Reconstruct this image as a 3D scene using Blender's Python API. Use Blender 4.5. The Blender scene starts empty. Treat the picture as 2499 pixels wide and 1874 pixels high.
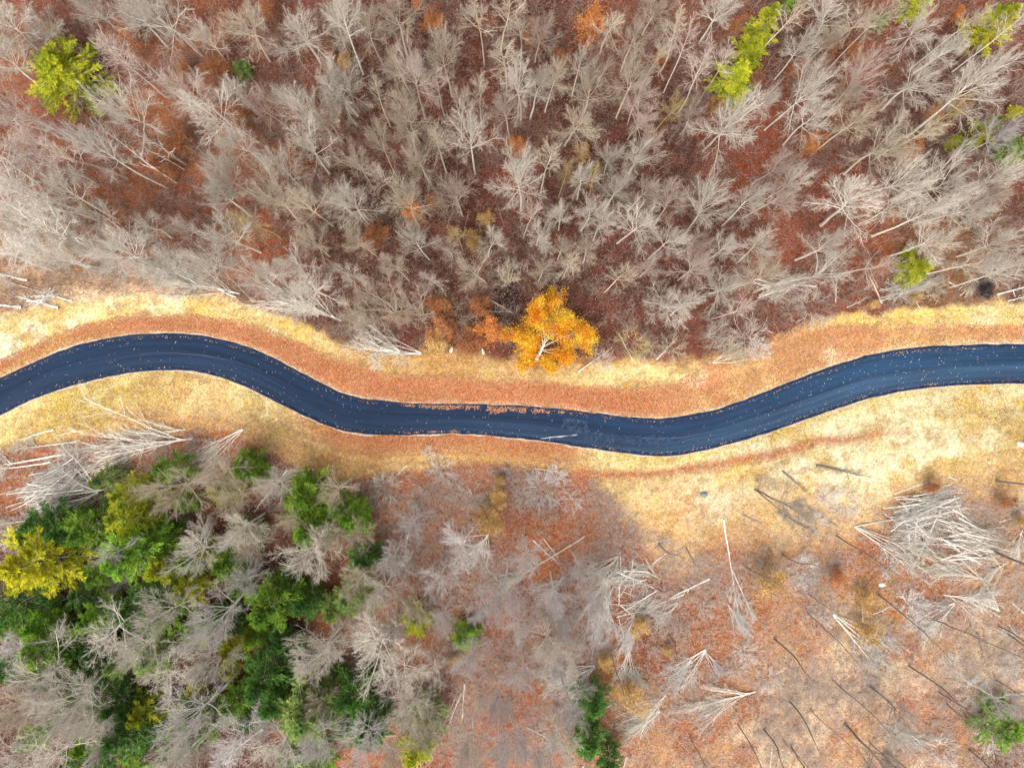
import bpy, math, random
import numpy as np
from mathutils import Vector, Matrix

random.seed(11)
RNG = np.random.default_rng(7)
SC = bpy.context.scene
COL = SC.collection

# ------------------------------------------------------------------ camera, sky, sun, exposure
H = 100.0                                    # drone height above the ground (m)
HALF = 75.0                                  # half of the ground width seen (m)
PPM = 1249.5 / HALF                          # photo pixels per metre on the ground
cam = bpy.data.cameras.new("drone_camera")
cam.sensor_fit = 'HORIZONTAL'
cam.angle = 2 * math.atan(HALF / H)
cam.clip_start = 1.0
cam.clip_end = 6000.0
camo = bpy.data.objects.new("drone_camera", cam)
camo.location = (0, 0, H)
camo.rotation_euler = (0, 0, 0)
COL.objects.link(camo)
SC.camera = camo

SUN_EL, SUN_AZ = math.radians(56), math.radians(205)     # from the lower left of the frame
world = bpy.data.worlds.new("World")
SC.world = world
world.use_nodes = True
wn = world.node_tree
wn.nodes.clear()
sky = wn.nodes.new('ShaderNodeTexSky')
sky.sky_type = 'NISHITA'
sky.sun_disc = False
sky.sun_elevation = SUN_EL
sky.sun_rotation = SUN_AZ
sky.dust_density = 4.0
sky.ozone_density = 0.6
hs = wn.nodes.new('ShaderNodeHueSaturation')
hs.inputs['Saturation'].default_value = 0.12              # thin cloud: a whiter sky
bg = wn.nodes.new('ShaderNodeBackground')
bg.inputs['Strength'].default_value = 0.13
wo = wn.nodes.new('ShaderNodeOutputWorld')
wn.links.new(sky.outputs[0], hs.inputs['Color'])
wn.links.new(hs.outputs[0], bg.inputs['Color'])
wn.links.new(bg.outputs[0], wo.inputs['Surface'])
sun = bpy.data.lights.new("sun", 'SUN')
sun.energy = 1.5
sun.angle = math.radians(40)
sun.color = (1.0, 0.93, 0.82)
suno = bpy.data.objects.new("sun", sun)
sd = Vector((math.sin(SUN_AZ) * math.cos(SUN_EL), math.cos(SUN_AZ) * math.cos(SUN_EL), math.sin(SUN_EL)))
suno.rotation_euler = sd.to_track_quat('Z', 'Y').to_euler()
suno.location = sd * 200
COL.objects.link(suno)
SC.view_settings.view_transform = 'Standard'
SC.view_settings.look = 'None'
SC.view_settings.gamma = 1.0
SC.view_settings.exposure = 1.0
SC.cycles.max_bounces = 5
SC.cycles.diffuse_bounces = 2

# ------------------------------------------------------------------ helpers
def lin(r, g, b, k=1.0):
    f = lambda c: ((c / 255 + 0.055) / 1.055) ** 2.4 if c > 10 else c / 255 / 12.92
    return np.array((f(r), f(g), f(b))) * k

def gx(u): return (np.asarray(u, float) - 1249.5) / PPM
def gy(v): return (937.0 - np.asarray(v, float)) / PPM
def pu(x): return np.asarray(x) * PPM + 1249.5
def pv(y): return 937.0 - np.asarray(y) * PPM

_tab = np.random.default_rng(99).random((256, 256))
def vnoise(x, y, s, seed=0):
    x = np.asarray(x) / s + seed * 17.31; y = np.asarray(y) / s + seed * 9.73
    xi = np.floor(x).astype(int); yi = np.floor(y).astype(int)
    fx = x - xi; fy = y - yi
    fx = fx * fx * (3 - 2 * fx); fy = fy * fy * (3 - 2 * fy)
    a = _tab[xi & 255, yi & 255]; b = _tab[(xi + 1) & 255, yi & 255]
    c = _tab[xi & 255, (yi + 1) & 255]; d = _tab[(xi + 1) & 255, (yi + 1) & 255]
    return (a * (1 - fx) + b * fx) * (1 - fy) + (c * (1 - fx) + d * fx) * fy
def fbm(x, y, s, seed=0, o=4):
    t = 0; a = 1; n = 0
    for i in range(o):
        t = t + a * vnoise(x, y, s / 2 ** i, seed + i * 3); n += a; a *= 0.55
    return t / n
def sstep(a, b, x):
    t = np.clip((x - a) / (b - a), 0, 1)
    return t * t * (3 - 2 * t)

def np_mesh(name, V, Q, mats=(), smooth=False, attrs=None, tri=None):
    me = bpy.data.meshes.new(name)
    V = np.asarray(V, np.float32); Q = np.asarray(Q, np.int32)
    me.vertices.add(len(V)); me.vertices.foreach_set('co', V.ravel())
    k = Q.shape[1]
    me.loops.add(Q.size); me.loops.foreach_set('vertex_index', Q.ravel())
    me.polygons.add(len(Q)); me.polygons.foreach_set('loop_start', np.arange(len(Q), dtype=np.int32) * k)
    me.polygons.foreach_set('loop_total', np.full(len(Q), k, np.int32))
    if smooth: me.polygons.foreach_set('use_smooth', np.ones(len(Q), bool))
    for an, (t, dat) in (attrs or {}).items():
        a = me.attributes.new(an, t, 'POINT')
        if t == 'FLOAT': a.data.foreach_set('value', np.asarray(dat, np.float32).ravel())
        else: a.data.foreach_set('color', np.asarray(dat, np.float32).ravel())
    for m in mats: me.materials.append(m)
    me.update(calc_edges=True)
    return me

def link(name, me, parent=None):
    o = bpy.data.objects.new(name, me); COL.objects.link(o)
    if parent is not None: o.parent = parent
    return o

def tubes(P, R, sides):
    """P (N,k,3) polylines, R (N,k) radii -> verts, quads"""
    N, k, _ = P.shape
    T = np.gradient(P, axis=1)
    T /= np.linalg.norm(T, axis=2, keepdims=True) + 1e-9
    ref = np.where(np.abs(T[..., 2:3]) > 0.9, np.array([1., 0, 0]), np.array([0, 0, 1.]))
    U = np.cross(T, ref); U /= np.linalg.norm(U, axis=2, keepdims=True) + 1e-9
    W = np.cross(T, U)
    a = np.arange(sides) / sides * 2 * np.pi
    V = P[:, :, None, :] + R[:, :, None, None] * (np.cos(a)[None, None, :, None] * U[:, :, None, :] + np.sin(a)[None, None, :, None] * W[:, :, None, :])
    idx = np.arange(N * k * sides).reshape(N, k, sides)
    n = np.roll(idx, -1, axis=2)
    Q = np.stack([idx[:, :-1], n[:, :-1], n[:, 1:], idx[:, 1:]], axis=-1).reshape(-1, 4)
    return V.reshape(-1, 3), Q

def join(parts):
    V = []; Q = []; A = []; o = 0
    for v, q, a in parts:
        V.append(v); Q.append(q + o); A.append(np.full(len(v), a) if np.isscalar(a) else a); o += len(v)
    return np.concatenate(V), np.concatenate(Q), np.concatenate(A)

def leaf_quads(rng, C, size, flat=0.5, aspect=0.6, D=None):
    """one small quad per centre, random orientation (flat -> lying more level); D = long axis directions"""
    n = len(C)
    if D is None:
        D = rng.normal(size=(n, 3)); D[:, 2] *= (1 - flat)
    D = D / (np.linalg.norm(D, axis=1, keepdims=True) + 1e-9)
    N = rng.normal(size=(n, 3)); N[:, 2] = np.abs(N[:, 2]) + flat * 3
    S = np.cross(D, N); S /= np.linalg.norm(S, axis=1, keepdims=True) + 1e-9
    s = (np.asarray(size) * rng.uniform(0.5, 1.5, n))[:, None] * 0.5
    V = np.stack([C - D * s, C + S * s * aspect, C + D * s, C - S * s * aspect], axis=1).reshape(-1, 3)
    return V, np.arange(4 * n).reshape(n, 4)

# ------------------------------------------------------------------ materials
def new_mat(name):
    m = bpy.data.materials.new(name); m.use_nodes = True
    nt = m.node_tree; nt.nodes.clear()
    out = nt.nodes.new('ShaderNodeOutputMaterial')
    b = nt.nodes.new('ShaderNodeBsdfPrincipled')
    b.inputs['Roughness'].default_value = 0.85
    b.inputs['Specular IOR Level'].default_value = 0.2
    nt.links.new(b.outputs[0], out.inputs[0])
    return m, nt, b

def N(nt, t, **kw):
    n = nt.nodes.new(t)
    for k, v in kw.items(): setattr(n, k, v)
    return n

def mixc(nt, fac, a, b, blend='MIX'):
    n = nt.nodes.new('ShaderNodeMix'); n.data_type = 'RGBA'; n.blend_type = blend
    for sock, val in ((n.inputs[0], fac), (n.inputs[6], a), (n.inputs[7], b)):
        if hasattr(val, 'is_linked') or hasattr(val, 'links'): nt.links.new(val, sock)
        elif isinstance(val, (int, float)): sock.default_value = val
        else: sock.default_value = (*val, 1)
    return n.outputs[2]

def noise(nt, scale, detail=3, rough=0.6, coord=None):
    n = nt.nodes.new('ShaderNodeTexNoise')
    n.inputs['Scale'].default_value = scale; n.inputs['Detail'].default_value = detail; n.inputs['Roughness'].default_value = rough
    if coord is not None: nt.links.new(coord, n.inputs['Vector'])
    return n
def remap(nt, sock, a, b, c, d):
    n = nt.nodes.new('ShaderNodeMapRange')
    nt.links.new(sock, n.inputs[0])
    for i, v in zip((1, 2, 3, 4), (a, b, c, d)): n.inputs[i].default_value = v
    return n.outputs[0]

def bark_mat(name, limb, twig, trunk=None):
    """limb colour -> twig colour by the 'twig' attribute; blotchy bark; slight tone change per tree"""
    m, nt, b = new_mat(name)
    limb = [min(c * 1.0, 0.8) for c in limb]; twig = [c * 1.12 for c in twig]
    at = N(nt, 'ShaderNodeAttribute', attribute_name='twig')
    c = mixc(nt, at.outputs['Fac'], limb, twig)
    tc = N(nt, 'ShaderNodeTexCoord')
    nz = noise(nt, 2.5, 3, 0.6, tc.outputs['Object'])
    v = remap(nt, nz.outputs['Fac'], 0.3, 0.7, 0.72, 1.22)
    c = mixc(nt, 1.0, c, v, 'MULTIPLY')
    oi = N(nt, 'ShaderNodeObjectInfo')
    r = remap(nt, oi.outputs['Random'], 0, 1, 0.82, 1.15)
    c = mixc(nt, 1.0, c, r, 'MULTIPLY')
    nt.links.new(c, b.inputs['Base Color'])
    return m

BARK = {
    'w': bark_mat('bark_silver', (0.77, 0.72, 0.63), (0.45, 0.39, 0.33)),
    'g': bark_mat('bark_tan_grey', (0.68, 0.59, 0.45), (0.38, 0.305, 0.24)),
    'p': bark_mat('bark_pinkish', (0.66, 0.56, 0.48), (0.41, 0.305, 0.26)),
    'y': bark_mat('bark_yellowish', (0.56, 0.44, 0.20), (0.48, 0.36, 0.16)),
    'l': bark_mat('bark_lilac_grey', (0.70, 0.66, 0.63), (0.46, 0.41, 0.40)),
    'd': bark_mat('bark_dark_and_shaded', (0.22, 0.19, 0.165), (0.50, 0.43, 0.37)),  # slope poles: shaded trunk side put into the colour; conifer trunks share it
    'b': bark_mat('bark_bleached', (0.77, 0.73, 0.67), (0.56, 0.52, 0.47)),
}
TONE = {'w': 'silvery', 'g': 'tan-grey', 'p': 'pinkish', 'y': 'yellowish', 'l': 'lilac-grey', 'd': 'dark-trunked', 'b': 'bleached'}

def foliage_mat(name, cols, scale=0.45, trans=0.25):
    """leaf colour by clump noise and per-leaf random"""
    m, nt, b = new_mat(name)
    tc = N(nt, 'ShaderNodeTexCoord')
    nz = noise(nt, scale, 2, 0.5, tc.outputs['Object'])
    cr = N(nt, 'ShaderNodeValToRGB')
    e = cr.color_ramp.elements
    e[0].position = 0.36; e[0].color = (*cols[0], 1)
    e[1].position = 0.64; e[1].color = (*cols[-1], 1)
    for i, c in enumerate(cols[1:-1]):
        x = e.new(0.36 + 0.28 * (i + 1) / (len(cols) - 1)); x.color = (*c, 1)
    geo = N(nt, 'ShaderNodeNewGeometry')
    add = N(nt, 'ShaderNodeMath', operation='ADD')
    nt.links.new(nz.outputs['Fac'], add.inputs[0])
    nt.links.new(remap(nt, geo.outputs['Random Per Island'], 0, 1, -0.12, 0.12), add.inputs[1])
    nt.links.new(add.outputs[0], cr.inputs[0])
    v = remap(nt, geo.outputs['Random Per Island'], 0, 1, 0.7, 1.3)
    c = mixc(nt, 1.0, cr.outputs[0], v, 'MULTIPLY')
    oi = N(nt, 'ShaderNodeObjectInfo')
    c = mixc(nt, 1.0, c, remap(nt, oi.outputs['Random'], 0, 1, 0.8, 1.2), 'MULTIPLY')
    nt.links.new(c, b.inputs['Base Color'])
    tr = N(nt, 'ShaderNodeBsdfTranslucent'); nt.links.new(c, tr.inputs[0])
    ms = N(nt, 'ShaderNodeMixShader'); ms.inputs[0].default_value = trans
    out = [n for n in nt.nodes if n.type == 'OUTPUT_MATERIAL'][0]
    nt.links.new(b.outputs[0], ms.inputs[1]); nt.links.new(tr.outputs[0], ms.inputs[2]); nt.links.new(ms.outputs[0], out.inputs[0])
    return m

FOL = {
    'dark': foliage_mat('needles_dark', [(0.055, 0.14, 0.035), (0.10, 0.235, 0.045), (0.17, 0.33, 0.06)], trans=0.4),
    'green': foliage_mat('needles_green', [(0.12, 0.25, 0.03), (0.22, 0.40, 0.04), (0.36, 0.53, 0.06)], trans=0.4),
    'yg': foliage_mat('needles_yellow_green', [(0.25, 0.32, 0.025), (0.46, 0.50, 0.03), (0.66, 0.63, 0.045)], trans=0.4),
    'olive': foliage_mat('needles_olive', [(0.18, 0.28, 0.08), (0.28, 0.39, 0.11), (0.40, 0.48, 0.14)], trans=0.4),
    'yellow': foliage_mat('needles_yellow', [(0.34, 0.37, 0.03), (0.58, 0.55, 0.03), (0.76, 0.70, 0.04)], trans=0.4),
}
LEAF = {
    'gold': foliage_mat('leaves_gold', [(0.72, 0.22, 0.014), (0.86, 0.42, 0.022), (0.90, 0.62, 0.05)], 0.42),
    'rust': foliage_mat('leaves_rust', [(0.28, 0.10, 0.04), (0.38, 0.14, 0.05), (0.46, 0.19, 0.07)], 0.6),
    'orange': foliage_mat('leaves_orange', [(0.48, 0.15, 0.035), (0.60, 0.21, 0.05), (0.62, 0.27, 0.08)], 0.6),
    'amber': foliage_mat('leaves_amber', [(0.42, 0.23, 0.07), (0.52, 0.32, 0.11), (0.60, 0.42, 0.17)], 0.6),
}

# ------------------------------------------------------------------ labels
THINGS = []
def reg(o, kind, cat, group, u, v, look, label=None):
    o['category'] = cat
    if group: o['group'] = group
    if label: o['label'] = label
    THINGS.append(dict(o=o, kind=kind, u=u, v=v, look=look, label=label))
    return o
def structure(o): o['kind'] = 'structure'; return o
def stuff(o, label, cat):
    o['kind'] = 'stuff'; o['label'] = label; o['category'] = cat; return o
def empty(name, loc, rz=0.0):
    o = bpy.data.objects.new(name, None); COL.objects.link(o)
    o.empty_display_size = 0.5
    o.location = loc; o.rotation_euler = (0, 0, rz); return o

# ------------------------------------------------------------------ lines of the place, read off the ground (photo px)
Z = 2.649
def tl(off, pts): return [(off[0] + x / Z, off[1] + y / Z) for x, y in pts]
UP = tl((0, 625), [(0,785),(140,725),(280,660),(420,600),(560,560),(700,530),(840,510),(1000,500),(1160,500),(1320,515),(1480,550),(1640,600),(1800,670),(1960,760),(2100,830)]) \
   + tl((832, 625), [(0,885),(150,920),(300,938),(450,948),(600,952),(800,952),(1000,960),(1200,967),(1400,985),(1600,1008),(1800,1033),(2000,1048),(2100,1048)]) \
   + tl((1664, 625), [(0,1035),(200,1000),(400,930),(600,850),(800,770),(1000,700),(1200,640),(1400,600),(1600,582),(1800,575),(2000,570),(2212,568)])
LO = tl((0, 625), [(0,1030),(140,960),(280,900),(420,855),(560,815),(700,780),(840,755),(1000,740),(1160,737),(1320,755),(1480,800),(1640,870),(1800,950),(1960,1030),(2100,1090)]) \
   + tl((832, 625), [(0,1130),(150,1152),(300,1160),(450,1158),(550,1152),(700,1148),(850,1152),(1000,1165),(1200,1185),(1400,1210),(1600,1240),(1800,1270),(2000,1290),(2100,1293)]) \
   + tl((1664, 625), [(0,1285),(200,1245),(400,1190),(600,1130),(800,1055),(1000,990),(1200,920),(1400,880),(1600,850),(1800,835),(2000,828),(2212,822)])
UP = [(-2500, 1500), (-900, 1330), (-400, 1130), (-150, 1003)] + UP + [(2800, 836), (3400, 850), (5200, 930)]
LO = [(-2500, 1600), (-900, 1430), (-370, 1225), (-130, 1090)] + LO + [(2800, 932), (3400, 946), (5200, 1030)]
def smooth_line(pts, n):
    P = np.array(pts, float); uu = np.linspace(P[0, 0], P[-1, 0], n)
    v = np.interp(uu, P[:, 0], P[:, 1])
    w = int(max(3, 55 / (uu[1] - uu[0]))); ker = np.hanning(w + 2); ker /= ker.sum()
    vp = np.pad(v, (len(ker) // 2, len(ker) - 1 - len(ker) // 2), mode='edge')
    return uu, np.convolve(vp, ker, mode='valid')
UU, UPV = smooth_line(UP, 1900)
_, LOV = smooth_line([(UP[0][0], 1600)] + LO[1:-1] + [(UP[-1][0], 1030)], 1900)
road_up = lambda u: np.interp(u, UU, UPV)
road_lo = lambda u: np.interp(u, UU, LOV)
def pl(pts):
    P = np.array(pts, float); return lambda u: np.interp(u, P[:, 0], P[:, 1])
forest_edge = pl([(-400, 800), (0,775),(60,765),(113,752),(190,727),(378,719),(498,727),(619,750),(717,784),(835,836),(983,866),(1134,862),(1304,884),(1474,884),(1560,876),(1680,880),(1780,872),(1880,830),(1950,790),(2003,778),(2192,758),(2499,734),(2900,720)])
strip_top = pl([(-400, 1000), (0,882),(106,836),(211,795),(317,776),(438,774),(559,784),(679,821),(793,870),(835,885),(945,918),(1096,925),(1210,932),(1323,937),(1436,945),(1549,954),(1640,945),(1720,900),(1800,860),(1880,825),(1960,802),(2100,798),(2499,795),(2900,790)])
low_edge = pl([(-400, 1150), (0,1085),(190,1070),(380,1045),(566,1045),(640,1090),(760,1150),(832,1170),(983,1140),(1134,1128),(1285,1130),(1436,1155),(1500,1200),(1600,1290),(1750,1330),(1900,1290),(2100,1240),(2300,1200),(2499,1220),(2900,1220)])

# ------------------------------------------------------------------ ground
def blob(u, v, cu, cv, ru, rv, ang=0):
    a = math.radians(ang); du = u - cu; dv = v - cv
    p = (du * math.cos(a) + dv * math.sin(a)) / ru; q = (-du * math.sin(a) + dv * math.cos(a)) / rv
    return np.exp(-(p * p + q * q))
K = 1 / 1.42
C_STRAW = lin(238, 214, 152, K); C_PALE = lin(250, 236, 196, K); C_GOLD = lin(238, 196, 108, K); C_TAN = lin(224, 186, 124, K); C_OLIVE = lin(196, 170, 90, K)
C_STRIP = lin(196, 114, 74, K); C_BROWN = lin(202, 152, 104, K); C_RED = lin(160, 100, 76, K); C_FLOOR = lin(128, 76, 60, K)
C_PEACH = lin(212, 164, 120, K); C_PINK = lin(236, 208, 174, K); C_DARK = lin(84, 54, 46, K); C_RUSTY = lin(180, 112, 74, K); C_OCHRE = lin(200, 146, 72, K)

def ground_colour(x, y):
    u = pu(x); v = pv(y)
    n1 = fbm(x, y, 9, 1); n2 = fbm(x, y, 4, 5); n3 = fbm(x, y, 1.6, 9); nb = fbm(x, y, 22, 13)
    w = lambda a, b, n, s=0.0: sstep(a, b, n + s)
    uj = u + (n2 - 0.5) * 40; vj = v + (n2 - 0.5) * 46 + (n3 - 0.5) * 22
    c = np.empty(x.shape + (3,)); c[:] = C_FLOOR
    def put(col, m):
        nonlocal c
        c = c * (1 - m[..., None]) + col * m[..., None]
    up = road_up(u); lo = road_lo(u); fe = forest_edge(u); st = strip_top(u); le = low_edge(u)
    # forest floor
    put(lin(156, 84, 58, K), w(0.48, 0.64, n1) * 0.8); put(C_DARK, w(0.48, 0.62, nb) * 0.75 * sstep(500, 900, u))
    put(C_RUSTY, (1 - sstep(450, 900, u)) * w(0.45, 0.6, n1) * 0.6)
    put(lin(140, 84, 68, K), w(0.5, 0.62, n3) * 0.45)
    put(C_PEACH, np.clip(blob(u, v, 40, 650, 260, 130, 10) * 1.1, 0, 1)); put(C_RUSTY, blob(u, v, 440, 330, 170, 120, 30) * 0.8)
    put(C_PINK, blob(u, v, 230, 730, 260, 60, -4) * 0.8)
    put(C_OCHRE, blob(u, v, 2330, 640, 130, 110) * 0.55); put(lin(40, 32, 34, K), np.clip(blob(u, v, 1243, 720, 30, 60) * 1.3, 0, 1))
    # below the road: leaf litter, then the open slope on the right
    le = le + np.where(u > 1420, 1, 0) * ((n1 - .5) * 190 + (nb - .5) * 150) * sstep(1420, 1600, u)
    wd = 90 * sstep(1400, 1540, u)
    south = sstep(-10, 10, vj - le)
    low = (v > (up + lo) / 2).astype(float)
    put(C_RED, low); put(C_RUSTY, low * w(0.42, 0.62, n1)); put(lin(188, 128, 96, K), low * w(0.46, 0.62, n2) * 0.7)
    right = sstep(1380, 1750, uj + (v - 1300) * 0.25)
    put(C_PEACH, low * right); put(C_PINK, low * right * w(0.44, 0.6, n1) * 0.85); put(lin(206, 168, 148, K), low * right * w(0.48, 0.6, fbm(x, y, 2.6, 19)) * 0.6); put(lin(176, 108, 72, K), low * right * w(0.46, 0.62, n2) * 0.75); put(lin(160, 96, 66, K), low * np.clip(blob(uj, vj, 1720, 1520, 190, 230, 20) * 1.1, 0, 1) * 0.75); put(lin(128, 82, 60, K), low * right * w(0.52, 0.64, n3) * 0.35); put(lin(150, 92, 62, K), low * blob(uj, vj, 2250, 1380, 250, 130, 15) * 0.7)
    put(C_RED, low * np.clip(blob(uj, vj, 1560, 1420, 110, 230, 25) * 1.2, 0, 1)); put(C_RED, low * np.clip(blob(uj, vj, 1540, 1640, 130, 160) * 1.1, 0, 1))
    put(lin(120, 62, 40, K), low * np.clip(blob(uj, vj, 1580, 1530, 90, 160, 20), 0, 1) * 0.7)
    put(C_OCHRE, low * np.clip(blob(uj, vj, 2050, 1420, 150, 90, 15) * 1.0, 0, 1) * sstep(.4, .6, n3) * 0.8); put(C_RUSTY, low * blob(uj, vj, 2130, 1360, 170, 90, 10) * 0.7)
    put(C_OCHRE, low * blob(uj, vj, 2470, 1360, 60, 60) * 0.7); put(C_OCHRE, low * blob(uj, vj, 2120, 1540, 60, 50) * 0.7)
    put(C_OCHRE, low * blob(uj, vj, 1540, 1700, 70, 40) * 0.8); put(C_OCHRE, low * blob(uj, vj, 1490, 1620, 50, 50) * 0.6)
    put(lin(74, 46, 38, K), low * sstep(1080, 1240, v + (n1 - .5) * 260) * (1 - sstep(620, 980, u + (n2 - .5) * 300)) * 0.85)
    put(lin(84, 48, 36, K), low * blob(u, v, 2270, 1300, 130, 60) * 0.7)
    put(lin(70, 44, 34, K), low * blob(u, v, 2440, 1850, 90, 50) * 0.8); put(C_RUSTY, low * blob(u, v, 30, 1180, 90, 120) * 0.8)
    # grass below the road
    g = low * (1 - sstep(-14 - wd, 16 + wd, vj - le))
    base = C_TAN * (1 - w(0.4, 0.62, n1)[..., None]) + C_STRAW * w(0.4, 0.62, n1)[..., None]
    c = c * (1 - g[..., None]) + base * g[..., None]
    put(C_OLIVE, g * w(0.5, 0.62, n2) * 0.55); put(C_OLIVE, g * np.clip(blob(uj, vj, 200, 990, 170, 60, -15), 0, 1) * 0.8)
    put(C_STRAW, g * w(0.48, 0.62, fbm(x, y, 5, 43)) * 0.7 * (1 - sstep(1200, 1600, u))); put(C_BROWN, g * blob(uj, vj, 680, 1090, 190, 60, 25) * 0.7)
    put(C_RUSTY, g * np.clip(blob(uj, vj, 420, 1030, 130, 28, 4) * 1.0, 0, 1) * 0.7); put(C_RUSTY, g * blob(uj, vj, 600, 1075, 120, 35, 30) * 0.8)
    put(C_GOLD, g * blob(uj, vj, 100, 1080, 160, 28) * 0.6)
    rp = low * sstep(1600, 1850, u) * (1 - sstep(1180, 1280, vj))
    put(C_PALE, rp * w(0.38, 0.56, n1) * 0.95); put(C_OLIVE, low * blob(uj, vj, 2330, 1010, 200, 50) * 0.5); put(C_PINK, g * sstep(1480, 1600, u) * sstep(0.42, 0.6, n2) * sstep(1140, 1240, vj) * 0.9); put(lin(236, 180, 122, K), g * sstep(1480, 1600, u) * sstep(1130, 1260, v) * w(0.5, 0.62, n1) * 0.8)
    put(C_OLIVE, low * (u > 1500) * (1 - sstep(0, 38, v - lo)) * 0.6)
    put(lin(200, 148, 92, K), g * sstep(620, 860, u) * (1 - sstep(1300, 1480, u)) * (0.55 + 0.4 * n2))
    # leaf drift along the lower road edge and the red streak further right
    m = low * (1 - sstep(20, 55, vj - lo + 6)) * sstep(640, 900, u) * (1 - sstep(1330, 1480, u))
    put(C_STRIP, m * 0.95)
    sv = pl([(1300, 1140), (1398, 1153), (1550, 1160), (1667, 1150), (1890, 1110), (2003, 1078), (2120, 1062), (2300, 1048)])(u)
    m = low * np.exp(-((vj * .5 + v * .5 - sv) / 13) ** 2) * sstep(1330, 1450, u) * (1 - sstep(2050, 2330, u))
    put(lin(190, 118, 84, K), m * 0.9)
    # above the road: straw band, then the leaf strip
    upb = (1 - low)
    fr = upb * sstep(-12, 14, vj - fe)
    base = C_STRAW * (1 - w(0.42, 0.6, n1)[..., None]) + C_PALE * w(0.42, 0.6, n1)[..., None]
    mid = sstep(700, 900, u) * (1 - sstep(1900, 2100, u))
    base = base * (1 - 0.85 * mid[..., None]) + lin(208, 162, 104, K) * 0.85 * mid[..., None]
    c = c * (1 - fr[..., None]) + base * fr[..., None]
    put(C_GOLD, fr * w(0.5, 0.64, n2) * 0.7 * (1 - 0.85 * mid)); put(C_OLIVE, fr * mid * w(0.5, 0.62, n1) * 0.6)
    put(C_GOLD, fr * sstep(2000, 2100, u) * (1 - sstep(2250, 2400, u)) * 0.7)
    put(lin(190, 140, 86, K), fr * mid * w(0.45, 0.62, n2) * 0.6)
    put(C_STRAW, fr * np.clip(blob(uj, vj, 1560, 915, 150, 22) * 1.2, 0, 1)); put(C_GOLD, fr * blob(uj, vj, 690, 795, 45, 16, 25))
    ss = upb * sstep(-9, 9, v + (n3 - 0.5) * 26 + (n2 - .5) * 10 - st)
    stripc = C_STRIP * (1 - sstep(1550, 1850, u)[..., None]) + C_BROWN * sstep(1550, 1850, u)[..., None]
    c = c * (1 - ss[..., None]) + stripc * ss[..., None]
    put(lin(222, 146, 104, K), ss * w(0.5, 0.62, n2) * 0.5); put(C_TAN, ss * sstep(1560, 1760, u) * w(0.42, 0.6, n1) * 0.7)
    put(C_PALE, ss * np.clip(blob(uj, vj, 2030, 868, 18, 22) + blob(uj, vj, 2095, 868, 12, 10) + blob(uj, vj, 1690, 925, 40, 18), 0, 1) * 0.8)
    lf = ss * (1 - sstep(180, 330, u)) * (1 - sstep(0, 26, np.abs(vj - up + 12)))
    put(C_OLIVE, lf * 0.8)
    put(C_PALE, (1 - low) * (1 - sstep(2, 10, np.abs(v - up + 5))) * sstep(300, 420, n2 * 1000) * 0.35)
    dl = np.where(low > 0.5, v - lo, up - v) / PPM                # mown and raked streaks follow the road
    stre = fbm(u / PPM * 0.09 + 7, dl * 0.9, 1.0, 47, 3)
    gm = np.clip(g + fr, 0, 1)
    c = c * (1 + gm[..., None] * (stre[..., None] - 0.5) * 0.55)
    put(lin(172, 128, 78, K), gm * sstep(0.56, 0.66, fbm(x, y, 1.3, 49)) * 0.45)
    c = c * (0.86 + 0.28 * n3[..., None])
    return np.clip(c, 0.01, 0.9)

def ground_z(x, y):
    u = pu(x); v = pv(y)
    d = np.maximum(np.maximum(road_up(u) - v, v - road_lo(u)), 0) / PPM
    k = sstep(0.6, 10, d)
    return k * ((fbm(x, y, 14, 21) - 0.5) * 0.9 + (fbm(x, y, 2.2, 31, 3) - 0.5) * 0.22) * sstep(0, 1, 1)

def axis(a, step, far):
    core = np.arange(-a, a + step / 2, step); t = []
    p = a; s = step
    while p < far: s *= 1.35; p += s; t.append(p)
    t = np.array(t); return np.concatenate([-t[::-1], core, t])
XS = axis(90, 0.27, 2500); YS = axis(70, 0.27, 2500)
GX, GY = np.meshgrid(XS, YS)
GZ = ground_z(GX, GY)
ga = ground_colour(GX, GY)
nx, ny = len(XS), len(YS)
gi = np.arange(nx * ny).reshape(ny, nx)
gq = np.stack([gi[:-1, :-1], gi[:-1, 1:], gi[1:, 1:], gi[1:, :-1]], -1).reshape(-1, 4)
m_ground, nt, b = new_mat('leaf_and_grass_ground')
at = N(nt, 'ShaderNodeAttribute', attribute_name='albedo')
tc = N(nt, 'ShaderNodeTexCoord')
vo = N(nt, 'ShaderNodeTexVoronoi'); vo.inputs['Scale'].default_value = 5.5; nt.links.new(tc.outputs['Object'], vo.inputs['Vector'])
sep = N(nt, 'ShaderNodeSeparateColor'); nt.links.new(vo.outputs['Color'], sep.inputs[0])
c1 = mixc(nt, 1.0, at.outputs['Color'], remap(nt, sep.outputs[0], 0, 1, 0.68, 1.24), 'MULTIPLY')
hsv = N(nt, 'ShaderNodeHueSaturation')
nt.links.new(remap(nt, sep.outputs[1], 0, 1, 0.485, 0.515), hsv.inputs['Hue'])
nt.links.new(remap(nt, sep.outputs[2], 0, 1, 0.8, 1.2), hsv.inputs['Saturation'])
nt.links.new(c1, hsv.inputs['Color'])
nz = noise(nt, 1.6, 5, 0.7, tc.outputs['Object'])
c2 = mixc(nt, 1.0, hsv.outputs[0], remap(nt, nz.outputs['Fac'], 0.3, 0.7, 0.72, 1.25), 'MULTIPLY')
nt.links.new(c2, b.inputs['Base Color'])
bp = N(nt, 'ShaderNodeBump'); bp.inputs['Strength'].default_value = 0.8; bp.inputs['Distance'].default_value = 0.12
nt.links.new(vo.outputs['Distance'], bp.inputs['Height']); nt.links.new(bp.outputs[0], b.inputs['Normal'])
b.inputs['Roughness'].default_value = 0.95
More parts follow.
